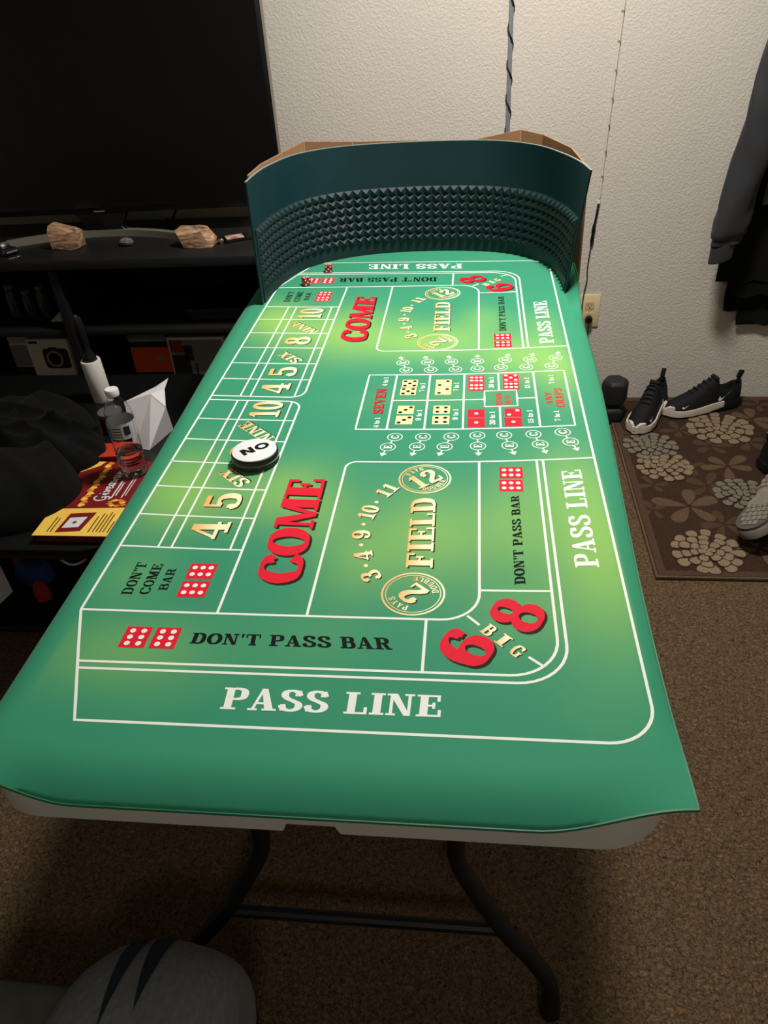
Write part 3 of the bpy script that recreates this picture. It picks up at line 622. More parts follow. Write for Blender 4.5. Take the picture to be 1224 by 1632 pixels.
def hull(name, pts, mat, loc, label, cat, rough=.0015, group=None, rotz=0):
    bm = bmesh.new()
    for p in pts: bm.verts.new(p)
    r = bmesh.ops.convex_hull(bm, input=bm.verts)
    bmesh.ops.delete(bm, geom=[g for g in r.get('geom_interior', []) if isinstance(g, bmesh.types.BMVert)], context='VERTS')
    bmesh.ops.triangulate(bm, faces=bm.faces)
    bmesh.ops.subdivide_edges(bm, edges=bm.edges, cuts=3, use_grid_fill=True)
    for v in bm.verts:
        q = v.co*55; d = Vector((vnoise(q.x+q.z,q.y,1)-.5, vnoise(q.y+3,q.z,2)-.5, vnoise(q.z+9,q.x,3)-.5)); v.co += d*rough*2
        if v.co.z < 0: v.co.z = 0
    me = bpy.data.meshes.new(name); bm.to_mesh(me); bm.free(); me.materials.append(mat)
    me.polygons.foreach_set('use_smooth', [True]*len(me.polygons)); me.set_sharp_from_angle(angle=math.radians(28))
    o = bpy.data.objects.new(name, me); COL.objects.link(o); o.location = loc; o.rotation_euler = (0,0,rotz); return tag(o, label, cat, group)
hull('petrified_wood', [(-.046,-.026,0),(.040,-.028,0),(.046,.026,0),(-.044,.030,0),(-.050,-.024,.030),(-.046,-.018,.072),(-.032,-.012,.078),(-.010,-.020,.066),(.052,-.020,.048),(.050,-.028,.036),(.044,.026,.050),(-.040,.026,.074),(.042,-.030,.018)], M['petrified'], (-1.300,2.395,CZ), 'blocky tan petrified wood chunk standing on the console below the television', 'rock', .004)
hull('petrified_wood', [(-.040,-.026,0),(.050,-.030,0),(.056,.020,0),(-.036,.030,0),(-.066,-.012,.050),(-.050,.020,.056),(-.052,-.026,.040),(.022,-.026,.048),(.036,.012,.056),(.060,-.020,.014),(.058,.018,.020),(0,.03,.055)], M['petrified'], (-.862,2.372,CZ), 'wedge-shaped brown petrified wood with pale top lying on the console', 'rock', .002)
hull('pebble', [(.024*math.cos(a)*math.cos(b)*1.0,.017*math.sin(a)*math.cos(b),.0125+.0125*math.sin(b)) for a in [k*math.pi/5 for k in range(10)] for b in (-1.2,-.6,0,.6,1.2)], M['pebble'], (-1.105,2.395,CZ), 'small round speckled grey stone on the console between two rocks', 'stone', .0012)
M['chrome'] = pm('polished_steel', (.62,.62,.64), .18, metal=1.0, var=.05, vscale=30)
# small shiny ball next to the right rock
sb = MB(); sb.lathe([(.0005,0),(.006,.0012),(.0095,.0062),(.0095,.0108),(.006,.016),(.0005,.0172)], 20); o = sb.build('steel_ball', M['chrome'], loc=(-.792,2.385,CZ)); tag(o, 'tiny shiny metal ball beside the wedge-shaped rock', 'ball')
# toy car
M['toy_black'] = pm('black_toy_plastic', rgb(18,18,20), .3, var=.1, vscale=60)
tc_ = thing('toy_car', 'small black toy jeep with silver wheels at left end of console', 'toy car', (-1.492,2.345,CZ), (0,0,math.radians(-35)))
mb = MB(); mb.box(-.042,.042,-.018,.018,.010,.024); mb.build('car_body', M['toy_black'], tc_, bevel=.003)
mb = MB(); mb.loft([[(-.036,-.016,.024),(.012,-.016,.024),(.012,.016,.024),(-.036,.016,.024)],[(-.032,-.013,.040),(.002,-.013,.040),(.002,.013,.040),(-.032,.013,.040)]]); mb.build('cabin', M['toy_black'], tc_, bevel=.002)
MB().box(.004,.0065,-.012,.012,.026,.037).build('windscreen', M['chrome'], tc_)
MB().box(.042,.047,-.018,.018,.012,.017).build('bumper', M['chrome'], tc_)
for x in (-.027,.027):
    for y in (-.02,.02):
        wh = MB().lathe([(.0005,-.005),(.010,-.005),(.011,-.003),(.011,.003),(.010,.005),(.0005,.005)], 18).build('wheel', M['black_rubber'], tc_, loc=(x,y,.011), rot=(math.pi/2,0,0))
        MB().lathe([(.0005,-.0056),(.006,-.0056),(.006,.0056),(.0005,.0056)], 14).build('hubcap', M['chrome'], wh)
# small black picture card
M['photo_mix'] = rock_mat('small_colour_print', rgb(150,70,40), rgb(210,200,190), rgb(70,90,130), 70)
gc = thing('picture_case', 'flat black case with small colour print at right end of console', 'case', (-.752,2.428,CZ), (0,0,math.radians(27)))
MB().box(-.042,.042,-.030,.030,0,.009).build('case_body', M['toy_black'], gc, bevel=.002)
MB().box(-.035,.020,-.022,.024,.0091,.0098).build('colour_print', M['photo_mix'], gc, smooth=False)
# cable hanging behind the television
MB_c = MB().tube(crom([(-1.07,2.69,CZ+.0055),(-1.06,2.66,CZ+.0055),(-1.045,2.635,CZ+.008),(-1.02,2.625,CZ+.03),(-.99,2.63,CZ+.09)], 6), .004, 8)
tag(MB_c.build('television_cable', M['black_rubber']), 'thin black cable running behind the television stand', 'cable')
# ------------------------------------------------------------------ things on the console shelves
SZ = .2852
M['box_white'] = pm('white_box_card', rgb(200,192,172), .6, var=.03, vscale=20)
M['box_black'] = pm('black_box_print', rgb(20,20,20), .4, var=.1, vscale=30)
M['orange'] = pm('orange_box_card', rgb(205,72,16), .55, var=.04, vscale=20)
M['grey_card'] = pm('grey_box_card', rgb(120,118,112), .6, var=.12, vscale=60)
cb = thing('camera_box', 'white retail box with printed black camera and round lens on console shelf', 'box', (-1.467,2.36,SZ))
MB().box(-.075,.075,0,.055,0,.140).build('box_body', M['box_white'], cb, bevel=.001)
MB().prism(rrect(-.025,.068,.030,.104,.014),0,.0008).xf(Matrix.Rotation(math.pi/2,4,'X')).build('printed_camera', M['box_black'], cb, smooth=False, loc=(0,-.0003,0))
for r0, r1, mt, y in ((.022,.031,'grey_card',-.0016),(.0,.022,'tv_screen',-.0014)):
    n = 28; mb = MB(); mb.add([(.014+r*math.cos(2*math.pi*i/n), y, .066+r*math.sin(2*math.pi*i/n)) for r in (max(r0,.0004),r1) for i in range(n)], [(i,(i+1)%n,n+(i+1)%n,n+i) for i in range(n)]); mb.build('printed_lens', M[mt], cb, smooth=False)
MB().box(-.066,-.034,-.0008,-.0002,.122,.132).build('name_strip', M['box_black'], cb, smooth=False)
MB().box(.0,.03,-.0008,-.0002,.104,.109).build('printed_flash', M['box_black'], cb, smooth=False)
wb = thing('white_carton', 'plain white and grey carton partly behind the camera box', 'box', (-1.60,2.44,SZ))
MB().box(-.06,.06,0,.08,0,.15).build('carton_body', M['box_white'], wb, bevel=.001); MB().box(-.06,.06,-.0008,-.0002,.004,.085).build('grey_panel', M['grey_card'], wb, smooth=False)
ob = thing('orange_box', 'orange and black retail box with grey top band on console shelf', 'box', (-1.102,2.36,SZ))
MB().box(-.068,.068,0,.09,0,.150).build('box_body', M['box_black'], ob, bevel=.001)
MB().box(-.067,.067,-.001,-.0002,.012,.104).build('orange_panel', M['orange'], ob, smooth=False)
MB().box(-.067,.067,-.001,-.0002,.124,.149).build('grey_band', M['grey_card'], ob, smooth=False)
MB().box(.020,.045,-.0018,-.0011,.052,.068).build('small_emblem', M['grey_card'], ob, smooth=False)
pb = thing('photo_box', 'white-edged box printed with a dim grey photograph beside the orange box', 'box', (-.930,2.345,SZ))
MB().box(-.098,.098,0,.03,0,.142).build('box_body', M['box_white'], pb, bevel=.001)
M['photo_grey'] = pm('grey_photo_print', rgb(118,116,110), .5, var=.06, vscale=8); M['photo_dark'] = pm('dark_photo_print', rgb(40,36,34), .5, var=.2, vscale=20); M['photo_red'] = pm('red_photo_print', rgb(130,40,24), .5, var=.15, vscale=30)
MB().box(-.092,.092,-.0008,-.0002,.006,.134).build('grey_photo', M['photo_grey'], pb, smooth=False)
for x0,x1,z0,z1,mt in ((-.092,-.045,.09,.134,'photo_red'),(-.092,-.03,.006,.08,'photo_dark'),(-.045,-.015,.06,.115,'photo_dark'),(-.03,-.022,.006,.06,'grey_card'),(-.015,-.008,.006,.05,'photo_dark'),(-.008,.06,.008,.03,'grey_card')):
    MB().box(x0,x1,-.0014,-.0009,z0,z1).build('photo_patch', M[mt], pb, smooth=False)
SZ2 = .4822
M['smoked'] = pm('dark_glass', rgb(40,42,42), .15, var=.1, vscale=20); M['dim_grey'] = pm('dim_grey_plastic', rgb(86,86,84), .5, var=.1, vscale=30)
dv_ = thing('set_top_box', 'low dark set-top box on the upper console shelf at right', 'device', (-.82,2.42,SZ2))
MB().box(-.12,.12,-.08,.09,.003,.045).build('device_body', M['tv_black'], dv_, bevel=.003); MB().box(-.10,.05,-.0812,-.0802,.012,.030).build('display_window', M['smoked'], dv_, smooth=False)
for x in (-.1,.1): MB().box(x-.008,x+.008,-.06,.07,0,.0035).build('rubber_foot', M['black_rubber'], dv_, smooth=False)
for x, h, r, lb in ((-1.58,.11,.022,'tall'),(-1.525,.09,.020,'middle'),(-1.47,.105,.021,'right-hand')):
    t = thing('glass_jar', lb+' dark glass jar of three on the upper console shelf', 'jar', (x,2.43,SZ2), group='jars on the upper console shelf')
    MB().lathe([(.001,0),(r,0),(r,h*.7),(r*.7,h*.82),(r*.7,h*.9),(.001,h*.9)], 18).build('jar_body', M['smoked'], t); MB().lathe([(.001,h*.9),(r*.78,h*.9),(r*.78,h),(.001,h)], 18).build('jar_lid', M['dim_grey'], t)
pp = MB(); pp.loft([[(-.03,-.03,0),(.045,-.03,0),(.035,.03,0),(-.02,.03,0)],[(-.03,-.03,.002),(.045,-.03,.002),(.03,.03,.018),(-.015,.03,.018)]]); tag(pp.build('folded_leaflet', M['box_white'], loc=(-1.40,2.40,SZ2)), 'small pale folded leaflet lying on the upper console shelf', 'leaflet')
# ------------------------------------------------------------------ coffee table
M['black_glass'] = pm('black_tabletop', rgb(15,16,15), .34, var=.08, vscale=10, spec=.4)
ct = thing('coffee_table', 'low black coffee table with rounded corners and lower shelf left of gaming table', 'coffee table', (-1.25,1.65,0)); CTO = (-1.25,1.65,0)
MB().prism(rrect(-1.78,-.745,1.212,2.085,.11,8),.392,.420).build('table_top', M['black_glass'], ct, org=CTO, bevel=.004)
MB().prism(rrect(-1.74,-.785,1.262,2.04,.06,5),.118,.138).build('lower_shelf', M['black_glass'], ct, org=CTO, bevel=.003)
for x in (-1.72,-.805):
    for y in (1.285,2.015): MB().tube([(x,y,.0),(x,y,.391)],.018,14).build('leg', M['black_metal'], ct, org=CTO)
CT = .4203
# black hooded sweatshirt heap
M['black_fabric'] = pm('black_fleece', rgb(13,13,14), .95, var=.15, vscale=60, bump=.25, bscale=900, sheen=.02, spec=.15)
def blob(cx, cy, rx, ry, h, seed, rot=0, fold=.012, z0=CT, p=2.6, n=60, m=22, fdir=.6, ff=16, rzf=None):
    rings = []
    for j in range(m+1):
        r = max(.001, math.sin(j/m*math.pi/2)) if j < m else 1.0
        ring = []
        for k in range(n):
            a = 2*math.pi*k/n; c, s = math.cos(a), math.sin(a)
            q = (abs(c)**p+abs(s)**p)**(-1/p); wob = 1 + .07*(vnoise(c*2.2+9, s*2.2+9, seed)-.5)*2
            lx, ly = rx*q*c*r*wob, ry*q*s*r*wob
            x = cx + lx*math.cos(rot)-ly*math.sin(rot); y = cy + lx*math.sin(rot)+ly*math.cos(rot)
            prof = max(0, 1-r**3.2)**.5; t = x*math.cos(fdir)+y*math.sin(fdir); wv = vnoise(x*7, y*7, seed+1)*6
            tt = -x*math.sin(fdir)+y*math.cos(fdir); wx = (vnoise(x*6, y*6, seed+5)-.5)*1.2
            n1 = 1-abs(2*vnoise(t*ff+wx, tt*4+wx, seed+2)-1); n2 = 1-abs(2*vnoise(t*ff*2.1+7, tt*7+wx, seed+3)-1)
            f = (n1**1.5*1.5 + n2**2*.6 - 1.0)*fold
            ring.append((x, y, z0 + max(0, h*prof + f*min(1, prof*1.6))))
        rings.append(ring)
    mb = MB(); mb.loft(rings); return mb
hd = thing('hooded_sweatshirt', 'black hooded sweatshirt heaped on the left of the coffee table', 'sweatshirt', (-1.2,1.5,CT)); HO = (-1.2,1.5,CT)
blob(-1.215,1.405,.295,.165,.118,11,0,.034,fdir=.9,ff=8,n=90,m=40).build('sweatshirt_body', M['black_fabric'], hd, org=HO, ang=80)
blob(-1.190,1.600,.270,.130,.105,23,-.12,.030,fdir=1.45,ff=11,n=90,m=40).build('sleeve', M['black_fabric'], hd, org=HO, ang=80)
blob(-1.330,1.740,.300,.110,.075,31,.05,.026,fdir=1.2,ff=11,n=90,m=40).build('hood', M['black_fabric'], hd, org=HO, ang=80)
# booklet stack and flyer
M['maroon'] = pm('maroon_print', rgb(116,24,26), .45, var=.06, vscale=30); M['yellow'] = pm('yellow_print', rgb(244,200,84), .5, var=.04, vscale=30); M['paper_white'] = pm('white_paper', rgb(214,212,212), .7, var=.03, vscale=25)
M['orange_leaf'] = pm('orange_leaf_print', rgb(226,130,30), .5, var=.2, vscale=120); M['dark_print'] = pm('dark_brown_print', rgb(80,50,20), .6, var=.1, vscale=50)
bk = thing('booklet', 'thick dark maroon booklet under the yellow and maroon flyer', 'booklet', (-.85,1.39,CT))
for i in range(3): MB().box(-.098+.002*i,.112,-.148,.150,.0064*i+.0001,.0064*(i+1)).build('cover' if i in (0,2) else 'pages', M['maroon'] if i != 1 else M['dark_print'], bk, smooth=False)
fz = CT+.0194
fl = thing('flyer', 'yellow and maroon giveaway flyer lying under the water bottle', 'flyer', (-.85,1.39,fz))
MB().box(-.100,.116,-.154,.150,0,.0008).build('sheet', M['maroon'], fl, smooth=False)
def dec(name, mt, pts, z=.0012): mb = MB(); mb.add([(x,y,z) for x,y in pts], [tuple(range(len(pts)))]); return mb.build(name, M[mt], fl, smooth=False)
dec('yellow_panel','yellow',[(-.099,-.1535),(.1155,-.1535),(.1155,-.045),(-.099,-.054)])
dec('yellow_corner','yellow',[(-.099,.149),(-.099,.10),(-.060,.130),(-.052,.149)])
dec('frame_print','maroon',[(-.052,-.142),(.004,-.136),(.014,-.066),(-.046,-.072)],.0015)
dec('card_print','paper_white',[(-.043,-.126),(-.006,-.122),(.0,-.084),(-.039,-.088)],.0018)
dec('card_mark','dark_print',[(-.026,-.110),(-.018,-.109),(-.017,-.101),(-.025,-.102)],.0021)
for i, (x, y0, y1) in enumerate(((.022,-.14,-.08),(.032,-.138,-.07),(.040,-.138,-.075),(.048,-.14,-.065),(.056,-.139,-.072),(.066,-.14,-.10),(.074,-.14,-.095),(-.072,-.14,-.085),(-.064,-.14,-.09))):
    dec('small_print_line','dark_print',[(x,y0),(x+.0028,y0),(x+.0038,y1),(x+.001,y1)],.0015)
for i in range(16):      # leafy gold border running up the flyer
    x, y = -.036+.003*math.sin(i*2.1), -.038+.0118*i; s = .0125
    dec('gold_leaf_print','orange_leaf' if i % 2 else 'yellow',[(x-s*.7,y-s*.3),(x,y-s*.6),(x+s*.8,y),(x+s*.2,y+s*.5),(x-s*.5,y+s*.6)],.0014+.0001*(i%3))
for i in range(9):
    a = i*.7; x, y = .046+.012*math.cos(a)*(1+i*.1), -.028+.008*math.sin(a)*(1+i*.1); s = .009
    dec('leaf_print','orange_leaf' if i % 3 else 'yellow',[(x-s,y),(x,y-s*.5),(x+s,y+s*.1),(x,y+s*.6)],.0014+.0001*(i%4))
for x, y0, y1, w in ((.022,-.01,.062,.004),(.0295,.0,.055,.003),(.046,-.008,.085,.003),(.053,.0,.080,.002)): dec('white_print_line','paper_white',[(x,y0),(x+w,y0),(x+w,y1),(x,y1)],.0014)
def script_word():
    st = lambda pts: _stroke(pts, .15, .12, n=4); G = {}
    G['G'] = (st([(.75,.85),(.5,1.0),(.2,.85),(.08,.5),(.25,.1),(.5,.1),(.62,.35),(.45,.4)])+st([(.62,.4),(.66,.0),(.5,-.25),(.25,-.2)]),.85)
    G['i'] = (st([(.05,.2),(.2,.55),(.22,.1),(.38,.15)])+st([(.22,.74),(.24,.80)]),.40)
    G['v'] = (st([(.02,.5),(.15,.52),(.25,.08),(.45,.52),(.55,.46)]),.52); G['e'] = (st([(.05,.25),(.35,.38),(.28,.56),(.12,.45),(.14,.15),(.32,.06),(.5,.2)]),.48)
    G['a'] = (st([(.42,.5),(.2,.54),(.08,.25),(.22,.06),(.40,.35),(.42,.5),(.42,.1),(.56,.12)]),.55); G['w'] = (st([(.02,.5),(.12,.5),(.2,.08),(.36,.45),(.44,.08),(.62,.52),(.7,.46)]),.68)
    G['y'] = (st([(.02,.5),(.12,.45),(.2,.12),(.4,.5),(.4,.1),(.25,-.3),(.08,-.25)]),.5); x = 0; out = []
    for ch in 'Giveaway':
        g, w = G[ch]; out += [[(px+x,py) for px,py in q] for q in g]; x += w
    return out, x
pl, wd = script_word(); mb = MB()
for i, q in enumerate(pl): mb.add([(.004-(py-.3)*.030, -.022+.125*px/wd, .0015+2e-5*(i%7)) for px, py in q], [tuple(range(len(q)))])
mb.build('giveaway_lettering', M['paper_white'], fl, smooth=False)
# water bottle
M['clear_plastic'] = pm('clear_bottle_plastic', (.94,.96,.97), .04, trans=1.0, ior=1.22); M['water'] = pm('water', (.97,.99,1), .0, trans=1.0, ior=1.33)
M['bottle_cap'] = pm('white_bottle_cap', rgb(226,226,226), .45, var=.02, vscale=50); M['label_paper'] = pm('pale_bottle_label', rgb(196,200,204), .45, var=.08, vscale=40)
M['label_blue'] = pm('blue_label_print', rgb(70,130,180), .45, var=.15, vscale=60); M['label_dark'] = pm('dark_label_print', rgb(34,36,40), .5, var=.1, vscale=60)
bo = thing('water_bottle', 'clear plastic water bottle with white cap standing on the flyer', 'bottle', (-.808,1.488,fz+.0024))
prof = [(.001,.003),(.012,.001),(.024,0),(.030,.004),(.032,.012)]
for k in range(7): prof += [(.032,.018+.011*k),(.0305,.0225+.011*k),(.032,.027+.011*k)]
prof += [(.0325,.105),(.0325,.150),(.0322,.158),(.029,.172),(.022,.188),(.0145,.199),(.0125,.203),(.0125,.208)]
inner = [(max(.0005,r-.0007),z+.0006) for r,z in reversed(prof)]
MB().lathe(prof+inner, 40).build('bottle_body', M['clear_plastic'], bo, ang=70)
MB().lathe([(.001,.207),(.0148,.207),(.0152,.209),(.0152,.220),(.0140,.2225),(.001,.2225)], 28).build('cap', M['bottle_cap'], bo)
wp = [(max(.0005,r-.0010),z+.0010) for r,z in prof if z < .062]; wp += [(.031,.064),(.0005,.064)]
MB().lathe(wp, 36).build('water', M['water'], bo, ang=70)
def band(name, mt, a0, a1, z0, z1, r):
    mb = MB(); n = 18; mb.loft([[(r*math.cos(math.radians(a0+(a1-a0)*i/n)), r*math.sin(math.radians(a0+(a1-a0)*i/n)), z) for i in range(n+1)] for z in (z0,z1)], False, False, closed=False); return mb.build(name, M[mt], bo)
band('label', 'label_paper', 0, 360, .108, .146, .0328); band('label_picture', 'label_blue', 185, 245, .109, .136, .0331); band('label_print', 'label_dark', 188, 212, .137, .144, .0331); band('label_barcode', 'label_dark', 300, 325, .118, .140, .0331)
for i in range(4): band('label_small_print', 'label_dark', 255, 290, .114+.007*i, .1165+.007*i, .0331)
# jar, red box
M['dark_red'] = pm('dark_red_glass', rgb(84,10,14), .2, var=.1, vscale=20)
jr = thing('candle_jar', 'short dark red jar with a grey lid behind the bottle', 'jar', (-.965,1.735,CT))
MB().lathe([(.001,0),(.028,0),(.031,.004),(.031,.040),(.029,.046),(.001,.046)], 28).build('jar_body', M['dark_red'], jr); MB().lathe([(.001,.046),(.032,.046),(.0325,.048),(.0325,.056),(.031,.058),(.001,.058)], 28).build('jar_lid', M['dim_grey'], jr)
M['red_card'] = pm('red_orange_card', rgb(196,58,36), .5, var=.05, vscale=30)
rb = thing('red_box', 'small flat red-orange box between flyer and jar', 'box', (-.885,1.585,CT), (0,0,.12))
MB().box(-.048,.045,-.030,.036,0,.024).build('box_base', M['maroon'], rb, bevel=.001); MB().box(-.049,.046,-.031,.037,.0245,.0275).build('box_lid', M['red_card'], rb, bevel=.0008)
# folded white paper
PV = [(-.809,1.80,.540),(-.828,1.75,.539),(-.821,1.70,.544),(-.789,1.70,.508),(-.828,1.628,.421),(-.885,1.68,.533),(-.872,1.640,.421),(-.808,1.76,.528),(-.800,1.735,.421),(-.900,1.715,.421)]
PF = [(2,3,4,6),(5,2,6,9),(0,7,3,2),(0,1,2),(3,8,4),(1,5,2)]
mb = MB()
for f in PF:
    P = [Vector(PV[i]) for i in f]; n = (P[1]-P[0]).cross(P[2]-P[0]).normalized()*.0004; mb.loft([[p-n for p in P],[p+n for p in P]])
tag(mb.build('folded_paper', M['paper_white'], smooth=False), 'crumpled folded white paper standing behind the water bottle', 'paper')
# lint roller
M['lint_white'] = pm('white_lint_paper', rgb(216,210,204), .75, var=.03, vscale=60, bump=.1, bscale=200)
lr = thing('lint_roller', 'lint roller with black handle and white sticky roll standing on coffee table', 'lint roller', (-1.072,1.915,CT), (math.radians(2),math.radians(-1),0))
MB().lathe([(.019,0),(.0265,0),(.0275,.002),(.0275,.124),(.0265,.126),(.021,.126),(.019,.122)], 36).build('paper_roll', M['lint_white'], lr)
MB().lathe([(.001,.09),(.0188,.09),(.0188,.128),(.019,.134),(.017,.142),(.012,.152),(.0115,.165),(.014,.195),(.015,.22),(.0135,.245),(.009,.255),(.001,.256)], 24).build('handle', M['toy_black'], lr)
MB().lathe([(.001,.2562),(.004,.2562),(.003,.259),(.001,.2595)], 12).build('handle_end_stud', M['chrome'], lr)
# clutter under the coffee table
LS = .1382
pq = MB(); P = [Vector(p) for p in ((-1.36,1.30,.142),(-1.185,1.298,.150),(-1.160,1.365,.160),(-1.245,1.46,.175),(-1.36,1.48,.145))]
pq.loft([[p for p in P],[p+Vector((0,0,.001)) for p in P]]); tag(pq.build('loose_paper', M['paper_white'], smooth=False), 'curled sheet of white paper on the lower shelf of the coffee table', 'paper')
M['blue_cloth'] = pm('dark_blue_cloth', rgb(24,48,92), .9, var=.2, vscale=40); M['red_cloth'] = pm('red_cloth', rgb(150,24,30), .9, var=.15, vscale=40)
sk = thing('cloth_bundle', 'small red and blue cloth bundle on the lower coffee table shelf', 'cloth', (-1.13,1.43,LS)); SKO = (-1.13,1.43,LS)
blob(-1.150,1.455,.060,.036,.050,41,-.5,.006,z0=LS,n=28,m=10).build('blue_cloth', M['blue_cloth'], sk, org=SKO, ang=80)
blob(-1.185,1.480,.042,.022,.062,42,-.5,.004,z0=LS,n=24,m=10).build('red_band', M['red_cloth'], sk, org=SKO, ang=80)
blob(-1.090,1.375,.030,.018,.040,43,-.7,.004,z0=LS,n=24,m=10).build('red_band', M['red_cloth'], sk, org=SKO, ang=80)
M['white_cable'] = pm('white_cable', rgb(190,186,180), .5, var=.03, vscale=50)
tag(MB().tube(crom([(-.985,1.30,.3885),(-.962,1.30,.345),(-.946,1.30,.318),(-.924,1.30,.307),(-.893,1.30,.320),(-.866,1.30,.350),(-.855,1.31,.3885)],6),.0028,8).build('white_cable', M['white_cable']), 'white cable looping down from under the coffee table', 'cable')
tag(MB().tube([(-.985+.03*math.cos(t*.5)+.001*t, 1.47+.022*math.sin(t*.5), LS+.0032+.00055*t) for t in range(60)],.0024,6).build('coiled_cord', M['dim_grey']), 'coiled thin grey cord lying on the lower coffee table shelf', 'cord')
tag(blob(-.87,1.42,.035,.03,.05,51,0,.005,z0=LS,n=24,m=10).build('orange_pouch', M['orange'], ang=80), 'small orange pouch under the coffee table near the gaming table', 'pouch')
# ------------------------------------------------------------------ wall things on the right
M['strip_grey'] = pm('grey_strip_plastic', rgb(128,130,136), .4, var=.06, vscale=30)
ws = thing('cable_strip', 'grey vertical strip wound with black cord running up the wall', 'cable strip', (.099,YW,1.0))
MB().box(-.0068,.0068,-.007,-.0006,-.30,1.40).build('strip', M['strip_grey'], ws, bevel=.0015)
hel = [(.0085*math.cos(2*math.pi*k/16*1.0), -.0045-.0062*math.sin(2*math.pi*k/16)*(1 if math.sin(2*math.pi*k/16)>0 else .0), -.28+k*.0058) for k in range(0, 288)]
MB().tube(hel, .0016, 6).build('wound_cord', M['black_rubber'], ws)
for k in range(18):      # dark connectors where the cord crosses the face
    z0_ = -.28+.0928*k+.02; q = [(-.0074,-.0078,z0_+.018),(-.0015,-.0082,z0_+.010),(.0074,-.0078,z0_-.016),(.0015,-.0082,z0_-.010)]
    mb = MB(); mb.loft([q,[(x,y-.0022,z) for x,y,z in q]]); mb.build('cord_wrap', M['black_rubber'], ws, bevel=.0006)
M['clear_tube'] = pm('milky_tube', rgb(206,200,186), .35, var=.05, vscale=30)
lt = thing('light_tube', 'thin milky plastic light tube running down the wall to black connector', 'light tube', (.41,YW,1.0))
tp = [(.446,2.36),(.434,1.8),(.4215,1.30),(.413,1.04),(.408,.88),(.4055,.735)]
MB().tube(crom([(x-.41,-.0062,z-1.0) for x,z in tp],5),.0042,10).build('tube', M['clear_tube'], lt)
for k in range(20):
    z = .80+.075*k; x = .4055+(z-.735)*.029-.41; MB().tube([(x,-.0062,z-1.0),(x+.0001,-.0062,z-.994)],.0048,10).build('tube_mark', M['strip_grey'], lt)
MB().tube([(-.0048,-.0062,-.268),(-.0052,-.0062,-.280)],.0050,10).build('white_end_cap', M['bottle_cap'], lt)
pc = thing('switched_power_cable', 'thin black power cable with inline switch hanging to the outlet', 'cable', (.40,YW,.5)); PO = (.40,YW,.5)
MB().tube(crom([(.4042,2.711,.716),(.401,2.711,.68),(.398,2.711,.655)],4),.0038,8).build('plug_lead', M['puck_black'], pc, org=PO)
MB().tube([(.398,2.711,.658),(.397,2.711,.645),(.3955,2.711,.628),(.395,2.711,.622),(.3945,2.711,.60),(.394,2.711,.588)],[.003,.0062,.0062,.0046,.0066,.004],10).build('inline_switch', M['toy_black'], pc, org=PO)
MB().tube(crom([(.394,2.713,.588),(.3905,2.713,.545),(.3885,2.713,.50),(.391,2.713,.465),(.385,2.709,.425),(.381,2.702,.38),(.384,2.690,.30),(.396,2.688,.24),(.407,2.690,.245),(.4085,2.688,.285),(.409,2.694,.315)],5),.0019,8).build('cord', M['toy_black'], pc, org=PO)
mb = MB(); mb.loft([[(.409+.011*math.cos(a),2.6945,.322+.012*math.sin(a)) for a in [2*math.pi*k/14 for k in range(14)]],[(.409+.014*math.cos(a),2.708,.322+.015*math.sin(a)) for a in [2*math.pi*k/14 for k in range(14)]]]); mb.build('plug', M['toy_black'], pc, org=PO, bevel=.001)
M['ivory'] = pm('ivory_plastic', rgb(222,204,160), .4, var=.03, vscale=30); M['ivory_dark'] = pm('ivory_receptacle', rgb(206,186,140), .4, var=.03, vscale=30); M['slot'] = pm('dark_slot', rgb(30,24,18), .7, var=.1, vscale=50)
ot = thing('power_outlet', 'ivory duplex wall outlet beside the green table with plug in lower socket', 'outlet', (.409,YW,.350))
MB().box(-.036,.036,-.0062,-.0003,-.060,.060).build('cover_plate', M['ivory'], ot, bevel=.003)
for z in (.0205,-.0205):
    rc = MB().prism(rrect(-.0165,.0165,z-.0145,z+.0145,.010),0,.0016).xf(Matrix.Rotation(math.pi/2,4,'X')).build('receptacle', M['ivory_dark'], ot, loc=(0,-.0063,0))
    if z > 0:
        for x0, w in ((-.0075,.0022),(.0055,.0018)): MB().box(x0,x0+w,-.0024,-.0017,z-.0005,z+.0075).build('slot', M['slot'], rc, smooth=False)
        MB().prism([(.0026*math.cos(a),z-.0075+.0026*math.sin(a)) for a in [2*math.pi*k/10 for k in range(10)]],0,.0006).xf(Matrix.Rotation(math.pi/2,4,'X')).build('ground_hole', M['slot'], rc, smooth=False, loc=(0,-.0018,0))
MB().lathe([(.0005,0),(.003,0),(.0026,.0012),(.0005,.0014)],12).build('cover_screw', M['ivory_dark'], ot, loc=(0,-.0064,0), rot=(math.pi/2,0,0))
# ------------------------------------------------------------------ rug
M['rug'] = carpet_mat('brown_rug_pile', rgb(58,41,33), rgb(84,62,49), 260); M['rug_edge'] = carpet_mat('rug_binding', rgb(104,84,62), rgb(140,116,90), 300)
M['petal_cream'] = carpet_mat('cream_rug_pile', rgb(136,118,94), rgb(176,156,126), 260); M['petal_grey'] = carpet_mat('grey_rug_pile', rgb(118,112,98), rgb(150,144,126), 260)
M['leaf_tan'] = carpet_mat('tan_rug_pile', rgb(94,74,57), rgb(126,102,80), 260); M['leaf_dim'] = carpet_mat('dim_tan_rug_pile', rgb(80,62,49), rgb(104,82,64), 260)
RG0, RG1, RY0, RY1 = .500, 1.72, 1.652, 2.700; RZ = .009
rg = thing('floral_rug', 'dark brown floral rug lying on the carpet by the wall at right', 'rug', (1.1,2.18,0)); RO = (1.1,2.18,0)
MB().box(RG0,RG1,RY0,RY1,.0005,RZ).build('rug_field', M['rug'], rg, org=RO, bevel=.003)
